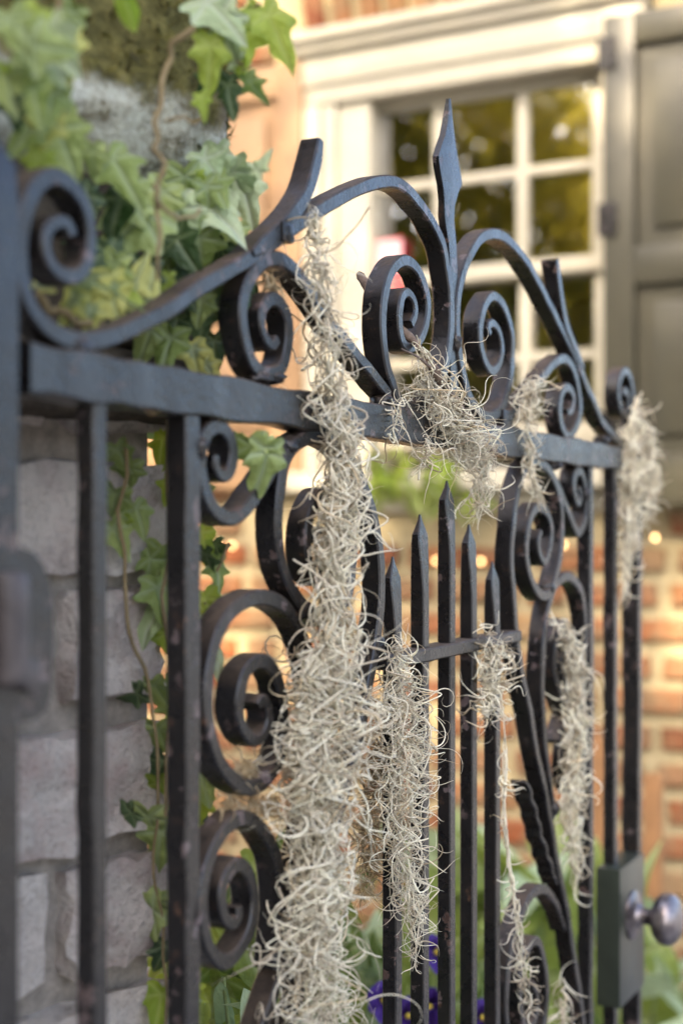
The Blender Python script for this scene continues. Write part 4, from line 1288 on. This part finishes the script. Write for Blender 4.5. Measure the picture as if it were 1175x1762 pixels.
    for x, y, s, a, d, m, k in [(430, 755, 80, 172, 1.0, 'ivy_mid', 'ivy'), (462, 762, 105, 183, 1.0, 'ivy_mid', 'ivyn'), (450, 758, 45, 110, 1.0, 'ivy_mid', 'ivyn')]:
        put_leaf(sp, pxz(x, y, d), s / FPX * d * 1.1, a, m, k, tilt=-10)
    stem(sp, [pxz(405, 745, 1.04), pxz(425, 750, 1.01), pxz(445, 757, 1.0), pxz(466, 764, 1.0)], .001, .0007, 'vine_green', seed=31)
build_ivy()

# ------------------------------------------------------------------ garden plants behind the gate
def bush(name, label, cat, spots, mats, kind, size, base, group=None, seed=0, stems=True, up=(100, 260)):
    rr = random.Random(seed)
    root = empty(name, base)
    tag(root, label, cat, group)
    for (x, y, d) in spots:
        P = pxz(x, y, d)
        put_leaf(root, P, size * rr.uniform(0.7, 1.25), rr.uniform(*up), rr.choice(mats), kind, tilt=rr.uniform(-60, 40), yaw=rr.uniform(-50, 50))
    if stems:
        for k in range(7):
            x, y, d = spots[(k * 7) % len(spots)]
            T = pxz(x, y, d)
            B = np.array(base)
            stem(root, [B + np.array([rr.uniform(-.04, .04), rr.uniform(-.04, .04), 0]), B * 0.4 + T * 0.6 + np.array([rr.uniform(-.03, .03), 0, 0.04]), T], .004, .0018, 'vine_green', seed=seed + k)
    return root

def rnd_spots(n, x0, x1, y0, y1, d0, d1, seed, slope=0.0):
    rr = random.Random(seed)
    out = []
    for i in range(n):
        x = rr.uniform(x0, x1)
        y = y0 + (y1 - y0) * math.sqrt(rr.random()) + slope * (x - x0)
        out.append((x, y, rr.uniform(d0, d1)))
    return out

def gpt(x, d):
    P = pxz(x, 915, d); return (P[0], P[1], 0.16)

bush('shrub', 'dense leafy shrub filling the gap below the large left scrolls', 'shrub', rnd_spots(120, 300, 560, 1400, 1800, 1.35, 1.8, 1), ['bed_green', 'bed_dark', 'bed_dark', 'bed_green'], 'oval', 0.065, gpt(430, 1.6), seed=51)
bush('shrub', 'pale strap leaved plant under the lower left scroll', 'plant', rnd_spots(16, 345, 470, 1640, 1760, 1.2, 1.4, 2), ['bed_pale', 'bed_green'], 'strap', 0.16, gpt(405, 1.3), seed=52, up=(150, 215))
bush('pansy_foliage', 'light green bedding foliage crowding the foot of the pickets', 'plant', rnd_spots(150, 540, 800, 1590, 1800, 1.75, 2.15, 3), ['bed_green', 'bed_green', 'bed_pale', 'bed_dark'], 'oval', 0.075, gpt(670, 1.95), seed=53, up=(-80, 80))
bush('hosta', 'broad leaved yellow green hosta beyond the right lower scrolls', 'plant', rnd_spots(34, 800, 1000, 1440, 1720, 2.3, 2.8, 4), ['bed_green', 'bed_pale', 'bed_green'], 'oval', 0.22, gpt(910, 2.5), seed=54, up=(-120, 120))
bush('shrub', 'arching strap leaved clump beside the latch post', 'plant', rnd_spots(15, 1010, 1190, 1620, 1790, 2.3, 2.7, 5), ['bed_green', 'bed_dark', 'bed_pale'], 'strap', 0.20, gpt(1100, 2.5), seed=55, up=(-75, 75))
bush('shrub', 'low olive green ground plant in front of the house wall', 'shrub', rnd_spots(130, 520, 1000, 1500, 1800, 2.7, 3.2, 6), ['bed_green', 'bed_dark', 'bed_green', 'bed_pale'], 'oval', 0.11, gpt(760, 2.95), seed=56)
bush('window_plant', 'yellow green trailing plant on the window sill', 'plant', rnd_spots(60, 630, 800, 765, 850, 3.55, 3.66, 7), ['bed_green', 'ivy_bright'], 'lance', 0.10, tuple(W(0.2, 0.05, 0.12)), seed=57, stems=False)

def build_pansies():
    r = random.Random(2)
    spots = [(747, 1640, 1.66), (742, 1728, 1.64), (657, 1722, 1.6), (700, 1745, 1.62), (828, 1750, 1.7)]
    for x, y, d in spots:
        c = pxz(x, y, d)
        root = empty('pansy', (c[0], c[1], c[2] - 0.03))
        tag(root, 'deep purple pansy flower among the bedding foliage', 'flower', 'purple pansies behind the pickets')
        face = Matrix.Translation(Vector(c)) @ Matrix.Rotation(R(r.uniform(-25, 25)), 4, 'Z') @ Matrix.Rotation(R(90 - r.uniform(-10, 25)), 4, 'X')
        for k, (a, s) in enumerate(((90, 0.021), (40, 0.020), (140, 0.020), (-20, 0.019), (200, 0.019), (270, 0.024))):
            V = []; F = []
            n = 12
            V.append((0, 0, 0.001 * k))
            for j in range(n):
                t = 2 * math.pi * j / n
                px_ = s * 0.55 + s * 0.5 * math.cos(t); py_ = s * 0.55 * math.sin(t)
                ca, sa = math.cos(R(a)), math.sin(R(a))
                V.append((px_ * ca - py_ * sa, px_ * sa + py_ * ca, 0.001 * k + 0.004 * math.sin(3 * t + k) + 0.003))
            for j in range(n): F.append((0, 1 + j, 1 + (j + 1) % n))
            me = mesh('petal', [face @ Vector(v) for v in V], F, M['petal'], True)
            link('petal', me, root)
        b = bmesh.new()
        bmesh.ops.create_uvsphere(b, u_segments=8, v_segments=5, radius=0.004)
        bmesh.ops.transform(b, matrix=face @ Matrix.Translation((0, 0, 0.007)), verts=b.verts)
        link('eye', bm_mesh('eye', b, M['petal_eye'], True), root)
        stem(root, [c + np.array([0, 0.008, -0.002]), c + np.array([0.004, 0.015, -0.06]), np.array([c[0], c[1] + 0.03, 0.16])], .0015, .0018, 'vine_green', seed=int(x))
build_pansies()

def build_stakes():
    for x, y0, d, t, lab in ((1033, 1268, 3.0, 0.02, 'orange brown wooden garden stake seen between two gate bars'), (1123, 1330, 2.95, 0.019, 'orange brown wooden garden stake standing beyond the latch post')):
        P = pxz(x, y0, d)
        bm = bmesh.new()
        add_box(bm, (-t, -t * 0.7, 0.0), (t, t * 0.7, P[2]), Matrix.Translation((P[0], P[1], 0)) @ Matrix.Rotation(R(-28), 4, 'Z'), 0.003)
        for v in bm.verts:
            if v.co.z > P[2] - 0.01: v.co.z -= 0.006 * random.random()
        o = link('garden_stake', bm_mesh('garden_stake', bm, M['stake'], True, R(30)))
        tag(o, lab, 'stake')
build_stakes()

# ------------------------------------------------------------------ spanish moss
def moss(name, label, guides, count, L=(0.02, 0.07), rad=0.0008, curl=80.0, mat='moss', seed=0, w=0.012, depth=0.02, grav=0.5, long_n=10, group=None, npts=20, long_spread=0.55, thin_top=1.0):
    """guides: list of lists of (x px, y px, radius px); strands are curling tubes around the guide, hanging on the gate plane"""
    rng = np.random.default_rng(seed)
    Vs = []; Fs = []; Ts = []; base = 0
    S = 4
    seg_pts = []
    for g in guides:
        g = np.array(g, float)
        P = np.array([gate_px(x, y, w) for x, y, _ in g])
        scale = np.array([np.linalg.norm(gate_px(x, y, w) - gate_px(x, y + 10, w)) / 10 for x, y, _ in g])
        rr_ = g[:, 2] * scale
        C = catmull(np.column_stack([P, rr_]), 120)
        C[:, 3] = np.maximum(C[:, 3], 0.001)
        seg_pts.append(C)
    lens = np.array([np.linalg.norm(np.diff(C[:, :3], axis=0), axis=1).sum() for C in seg_pts])
    wts = np.array([(C[:, 3].mean() + 0.0006) * l for C, l in zip(seg_pts, lens)]); wts /= wts.sum()
    U3 = U; N3 = N
    def emit(Pst, r0, tint):
        nonlocal base
        m, n, _ = Pst.shape
        T = np.gradient(Pst, axis=1); T /= np.linalg.norm(T, axis=2, keepdims=True) + 1e-9
        A = np.cross(T, np.array([0.3, 0.2, 0.93])); A /= np.linalg.norm(A, axis=2, keepdims=True) + 1e-9
        B = np.cross(T, A)
        prof = np.minimum(1, np.linspace(1.35, 0.16, n) * 1.1)
        ra = r0[:, None] * prof[None, :]
        ang = np.arange(S) * 2 * math.pi / S
        V = Pst[:, :, None, :] + ra[:, :, None, None] * (np.cos(ang)[None, None, :, None] * A[:, :, None, :] + np.sin(ang)[None, None, :, None] * B[:, :, None, :])
        idx = base + np.arange(m * n * S).reshape(m, n, S)
        a = idx[:, :-1, :]; b = idx[:, 1:, :]
        F = np.stack([a, np.roll(a, -1, axis=2), np.roll(b, -1, axis=2), b], axis=-1).reshape(-1, 4)
        Vs.append(V.reshape(-1, 3)); Fs.append(F)
        Ts.append(np.repeat(tint, n * S))
        base += m * n * S
    # curling side strands
    for C, wt in zip(seg_pts, wts):
        m = max(4, int(count * wt))
        wi = (C[:, 3] ** 1.7 + 1e-6) * np.interp(np.arange(len(C)), [0, 0.45 * len(C)], [thin_top, 1.0])
        wi = wi / wi.sum()
        i0 = rng.choice(len(C), size=m, p=wi)
        th = rng.uniform(0, 2 * math.pi, m); rr0 = np.abs(rng.normal(0, 0.52, m)).clip(0, 1.15)
        off = (np.cos(th) * rr0 * C[i0, 3])[:, None] * U3 * 1.7 + (np.sin(th) * rr0 * np.minimum(C[i0, 3], depth))[:, None] * N3
        P = C[i0, :3] + off + rng.normal(0, 0.003, (m, 3)) * np.array([0.3, 0.3, 1])
        D = off * 9 + rng.normal(0, 1, (m, 3)) * 0.75 + np.array([0, 0, -0.75])
        D /= np.linalg.norm(D, axis=1, keepdims=True)
        ln = rng.uniform(L[0], L[1], m) * (0.6 + 0.6 * np.minimum(1, C[i0, 3] / 0.02))
        ds = ln / npts
        om = rng.normal(0, 1, (m, 3)) * curl
        out = np.zeros((m, npts, 3))
        for k in range(npts):
            out[:, k] = P
            P = P + D * ds[:, None]
            D = D + np.cross(om, D) * ds[:, None] + np.array([0, 0, -1.0]) * (grav * ds * 22)[:, None]
            D /= np.linalg.norm(D, axis=1, keepdims=True)
            om = om * 0.95 + rng.normal(0, 1, (m, 3)) * curl * 0.30
            # strands cling loosely to the festoon
        ti = np.where(rng.random(m) < 0.2, rng.uniform(0, 0.16, m), np.clip(rng.normal(0.55, 0.25, m), 0, 1))
        emit(out, rad * rng.uniform(0.45, 1.25, m), ti)
        # long wandering strands along the guide
        nl = max(2, int(long_n * wt * len(seg_pts)))
        n2 = 90
        for k in range(nl):
            a = rng.uniform(0, 0.75) ** (1 if thin_top >= 1 else 0.7); b = min(1.0, a + rng.uniform(0.25, 0.6))
            tt = np.linspace(a, b, n2) * (len(C) - 1)
            Q = np.stack([np.interp(tt, np.arange(len(C)), C[:, c]) for c in range(4)], axis=1)
            kk = int(max(6, (b - a) * lens.max() / 0.012))
            wig = np.stack([smooth_noise(n2, kk, int(rng.integers(1e9))) for _ in range(3)], axis=1)
            ker = np.array([1, 2, 3, 2, 1]) / 9.0
            wig = np.stack([np.convolve(np.pad(wig[:, c], 2, mode='edge'), ker, 'valid') for c in range(3)], axis=1)
            Q3 = Q[:, :3] + (wig[:, 0] * Q[:, 3] * long_spread)[:, None] * U3 * 1.6 + (wig[:, 1] * np.minimum(Q[:, 3], depth) * 0.6)[:, None] * N3 + np.array([0, 0, 1]) * (wig[:, 2] * 0.004)[:, None]
            emit(Q3[None], np.array([rad * 1.1]), np.array([np.clip(rng.normal(0.5, 0.28), 0, 1)]))
    V = np.vstack(Vs); F = np.vstack(Fs); T = np.concatenate(Ts)
    me = fast_mesh(name, V, F, M[mat])
    at = me.attributes.new('tint', 'FLOAT', 'POINT'); at.data.foreach_set('value', T.astype(np.float32))
    o = link(name, me)
    tag(o, label, 'moss', group)
    return o

moss('spanish_moss', 'longest thick grey festoon of spanish moss hanging from the crest over the left scrolls',
     [[(538, 366, 10), (545, 450, 24), (560, 560, 36), (572, 660, 38), (582, 740, 40), (590, 830, 42), (578, 920, 44), (566, 1000, 30), (570, 1080, 40), (562, 1150, 62), (560, 1250, 66), (546, 1350, 62), (548, 1440, 44), (536, 1560, 60), (542, 1660, 50), (550, 1790, 62)],
      [(556, 530, 26), (548, 450, 20), (541, 395, 15), (539, 362, 10)], [(535, 1120, 25), (520, 1220, 25), (520, 1320, 25), (530, 1420, 25)]],
     640, L=(0.028, 0.10), rad=0.00074, thin_top=0.3, seed=1, long_n=58, w=0.014, depth=0.028)
moss('spanish_moss', 'round tuft of spanish moss caught on a twig in the central heart',
     [[(716, 588, 8), (735, 625, 18), (745, 665, 42), (765, 710, 46), (795, 745, 44), (820, 785, 26), (825, 840, 18), (822, 900, 12)], [(690, 680, 16), (680, 720, 12), (678, 770, 8)], [(730, 760, 24), (735, 800, 16)]],
     330, L=(0.028, 0.085), seed=2, long_n=18, w=0.010, depth=0.022, rad=0.00062, grav=0.35)
moss('spanish_moss', 'short wisp of spanish moss wound round the rail beside the right heart scroll',
     [[(922, 652, 18), (906, 690, 20), (908, 740, 11), (910, 785, 12), (918, 830, 9), (940, 880, 4)]], 150, L=(0.02, 0.05), seed=3, long_n=10, w=0.008, depth=0.014)
moss('spanish_moss', 'spanish moss tangled on the far end scroll above the latch',
     [[(1098, 675, 5), (1088, 740, 14), (1085, 800, 24), (1085, 860, 24), (1080, 930, 15), (1072, 1040, 8)], [(1098, 690, 8), (1115, 760, 14), (1120, 830, 14), (1118, 890, 8)]], 240, L=(0.02, 0.06), seed=4, long_n=34, w=0.006, depth=0.02, rad=0.001)
moss('spanish_moss', 'bushy pale hank of spanish moss hanging from the picket cross bar',
     [[(678, 1100, 16), (688, 1160, 36), (690, 1230, 44), (692, 1310, 42), (692, 1400, 34), (698, 1490, 32), (712, 1570, 22), (714, 1660, 10)]], 440, L=(0.022, 0.07), seed=5, long_n=50, w=0.012, depth=0.022, rad=0.00057)
moss('spanish_moss', 'dry tan spanish moss hanging behind the first picket',
     [[(650, 1170, 14), (648, 1250, 26), (645, 1330, 30), (640, 1420, 28), (635, 1500, 18), (625, 1560, 9)]], 260, L=(0.02, 0.06), seed=6, long_n=24, w=-0.032, depth=0.015, mat='moss_tan', rad=0.0007)
moss('spanish_moss', 'loosely curled spanish moss at the cross bar end, trailing one long thread',
     [[(850, 1082, 22), (852, 1120, 30), (846, 1180, 28), (838, 1240, 16)], [(862, 1180, 4), (868, 1300, 4), (866, 1380, 4), (872, 1450, 3), (884, 1540, 5), (896, 1620, 8), (905, 1690, 9), (912, 1740, 7)]], 170, L=(0.025, 0.065), seed=7, long_n=14, w=0.012, depth=0.018, curl=95)
moss('spanish_moss', 'long narrow spanish moss strand draped over the large right scroll',
     [[(965, 1062, 12), (982, 1100, 17), (990, 1170, 20), (988, 1240, 22), (986, 1320, 20), (984, 1400, 17), (990, 1470, 12), (990, 1540, 4)]], 280, L=(0.02, 0.055), seed=8, long_n=36, w=0.008, depth=0.018, rad=0.001)
moss('spanish_moss', 'small spidery moss knot on the lower right scroll',
     [[(968, 1680, 5), (968, 1720, 8), (966, 1790, 6)]], 46, L=(0.03, 0.06), seed=9, long_n=4, w=0.006, depth=0.01, curl=45)
for lab, g, k, sd_ in (('brown moss scrap lodged inside the large left scroll', [(398, 1325, 10), (420, 1318, 14), (440, 1330, 10)], 90, 10),
                       ('brown moss scrap wedged between the two left side scrolls', [(380, 1375, 8), (430, 1380, 12), (475, 1385, 14)], 110, 11),
                       ('dry moss scrap stuck behind the upper left scroll', [(450, 470, 6), (470, 490, 8), (478, 505, 6)], 60, 12)):
    moss('spanish_moss', lab, [g], k, L=(0.012, 0.035), seed=sd_, long_n=4, w=-0.01, depth=0.012, mat='moss_tan', rad=0.0006)

def build_twig():
    o = empty('twig', tuple(gate_px(740, 620, 0.0)))
    tag(o, 'broken brown twig poked through the central left heart scroll', 'twig')
    pts = [gate_px(617, 468, -0.055), gate_px(640, 500, -0.04), gate_px(672, 540, -0.022), gate_px(705, 580, -0.004), gate_px(735, 622, 0.010), gate_px(770, 672, 0.016), gate_px(805, 720, 0.014), gate_px(835, 765, 0.012), gate_px(850, 778, 0.012)]
    P = catmull(pts, 60)
    n = len(P)
    P = P + np.stack([smooth_noise(n, 20, 70 + i) for i in range(3)], axis=1) * 0.0011
    rad = np.linspace(0.0042, 0.0030, n) * (1 + 0.18 * smooth_noise(n, 26, 77))
    rad[0] = 0.0025
    V, F = tube(P, rad, 9)
    F = [tuple(f) for f in F] + [tuple(range(9))[::-1], tuple((n - 1) * 9 + j for j in range(9))]
    link('stick', mesh('twig_stick', V, F, M['twig'], True), o)
    for k, (a, x, y) in enumerate(((26, 690, 600), (34, 790, 668), (44, 800, 745))):
        Q = catmull([P[a], (P[a] + gate_px(x, y, 0.02)) / 2 + np.array([0, 0, 0.003]), gate_px(x, y, 0.02)], 10)
        V, F = tube(Q, np.linspace(0.0016, 0.0006, 10), 6)
        link('side_shoot', mesh('side_shoot', V, [tuple(f) for f in F], M['twig'], True), o)
build_twig()

# ------------------------------------------------------------------ trees behind the camera: they shade the gate and mirror in the panes
def tree(name, label, base, h_trunk, crowns, nleaf, seed, size=0.11, spread=0.36):
    rng = np.random.default_rng(seed)
    root = empty(name, base)
    tag(root, label, 'tree', None)
    B = np.array(base, float)
    Vs, Fs, off = [], [], 0
    def limb(p, q, r0, r1):
        nonlocal off
        mid = (p + q) / 2 + rng.normal(0, 0.12, 3)
        P = catmull([p, mid, q], 14)
        V, F = tube(P, np.linspace(r0, r1, 14), 8)
        Vs.append(V); Fs.append(F + off); off += len(V)
    top = B + np.array([0, 0, h_trunk])
    limb(B - np.array([0, 0, 0.1]), top, 0.28, 0.18)
    LV = []
    for c, rd in crowns:
        c = np.array(c, float)
        limb(top, c, 0.14, 0.04)
        for _ in range(5):
            v = rng.normal(size=3); v /= np.linalg.norm(v)
            limb(c * 0.6 + top * 0.4, c + v * np.array(rd) * 0.8, 0.05, 0.012)
    link('trunk', mesh('trunk', np.vstack(Vs), [tuple(f) for f in np.vstack(Fs)], M['bark'], True), root)
    # foliage grouped in clumps
    tot = sum(np.prod(np.array(rd)) for _, rd in crowns)
    cents = []
    for c, rd in crowns:
        rd = np.array(rd)
        nc = max(6, int(130 * np.prod(rd) / tot))
        v = rng.normal(size=(nc, 3)); v /= np.linalg.norm(v, axis=1, keepdims=True)
        cents.append(np.array(c) + v * rd * (rng.random((nc, 1)) ** 0.4))
    cents = np.vstack(cents)
    k = rng.integers(0, len(cents), nleaf)
    C = cents[k] + rng.normal(0, spread, (nleaf, 3)) * np.array([1, 1, 0.7])
    a = rng.normal(size=(nleaf, 3)); a /= np.linalg.norm(a, axis=1, keepdims=True)
    b = np.cross(a, rng.normal(size=(nleaf, 3))); b /= np.linalg.norm(b, axis=1, keepdims=True)
    s = size * rng.uniform(0.6, 1.2, (nleaf, 1))
    V = np.stack([C, C + a * s * 0.5 + b * s * 0.26, C + a * s, C + a * s * 0.5 - b * s * 0.26], axis=1).reshape(-1, 3)
    F = np.arange(nleaf * 4).reshape(-1, 4)
    me = fast_mesh('crown', V, F, M['tree_leaf'], False)
    o = link('crown', me, root)
    return root

def shade_hedge():  # added out of view to darken the iron's side faces and shade the gate
    rng = np.random.default_rng(17)
    root = empty('hedge', (-1.9, -2.9, 0))
    tag(root, 'tall dense evergreen hedge along the path behind the viewer', 'hedge')
    n = 30000
    t = rng.random(n); a = np.array([-3.2, -1.35]); b = np.array([-0.1, -5.0])
    base = a + (b - a) * t[:, None]
    dirn = (b - a) / np.linalg.norm(b - a); nor = np.array([-dirn[1], dirn[0]])
    z = rng.random(n) ** 0.8 * (5.0 + 0.25 * np.sin(t * 19) + 0.15 * np.sin(t * 47))
    off = rng.choice([-1, 1], n) * (0.38 + rng.normal(0, 0.07, n)) * (1 - 0.25 * (z / 4.6) ** 3)
    C = np.column_stack([base + nor * off[:, None], z])
    A = rng.normal(size=(n, 3)); A /= np.linalg.norm(A, axis=1, keepdims=True)
    B = np.cross(A, rng.normal(size=(n, 3))); B /= np.linalg.norm(B, axis=1, keepdims=True)
    s = 0.14 * rng.uniform(0.7, 1.3, (n, 1))
    V = np.stack([C, C + A * s * 0.5 + B * s * 0.3, C + A * s, C + A * s * 0.5 - B * s * 0.3], axis=1).reshape(-1, 3)
    link('foliage', fast_mesh('hedge_foliage', V, np.arange(n * 4).reshape(-1, 4), M['hedge_leaf'], False), root)
    for k in range(7):
        p = a + (b - a) * (k + 0.5) / 7
        Vt, Ft = tube([(p[0], p[1], -0.05), (p[0] + 0.03, p[1], 1.2), (p[0], p[1] + 0.03, 4.0)], [0.06, 0.045, 0.015], 8)
        link('stem', mesh('hedge_stem', Vt, [tuple(f) for f in Ft], M['bark'], True), root)
shade_hedge()

hs = Vector((tosun.x, tosun.y, 0)).normalized()
def along(p, t):     # point reached from p by walking t metres (horizontal) towards the sun
    return (p[0] + hs.x * t, p[1] + hs.y * t, p[2] + t * math.tan(SUN_EL))
tree('oak_tree', 'spreading oak whose gappy crown shades the gate', (-2.9, -5.4, 0), 3.2,
     [(along((0.05, 1.25, 1.1), 6.0), (1.5, 1.5, 1.1)), (along((-0.4, 1.0, 1.0), 6.6), (1.5, 1.5, 1.2)), (along((0.4, 1.6, 1.3), 6.0), (1.3, 1.3, 1.0)), (along((0.35, 3.6, 1.3), 8.6), (1.7, 1.7, 0.9)), (along((0.3, 3.7, 2.1), 8.6), (1.5, 1.5, 0.8))], 19000, 5, 0.11, 0.20)
tree('elm_tree', 'olive leaved garden tree mirrored in the window panes', (-6.8, -0.6, 0), 2.0,
     [((-6.8, -0.6, 3.6), (0.7, 2.2, 1.9)), ((-6.5, -1.8, 2.4), (0.6, 1.6, 1.5)), ((-6.9, 1.0, 2.8), (0.6, 1.6, 1.6)), ((-6.6, -0.4, 5.4), (0.6, 1.8, 1.2))], 24000, 6, 0.17)
tree('elm_tree', 'second olive leaved tree farther round the garden wall', (-7.6, -4.2, 0), 2.2,
     [((-7.4, -4.0, 3.4), (2.0, 2.0, 2.0)), ((-7.0, -3.0, 5.0), (1.6, 1.6, 1.3)), ((-6.6, -5.2, 3.8), (1.8, 1.6, 1.8)), ((-7.0, -4.0, 1.9), (1.6, 1.8, 1.1))], 24000, 7, 0.17)
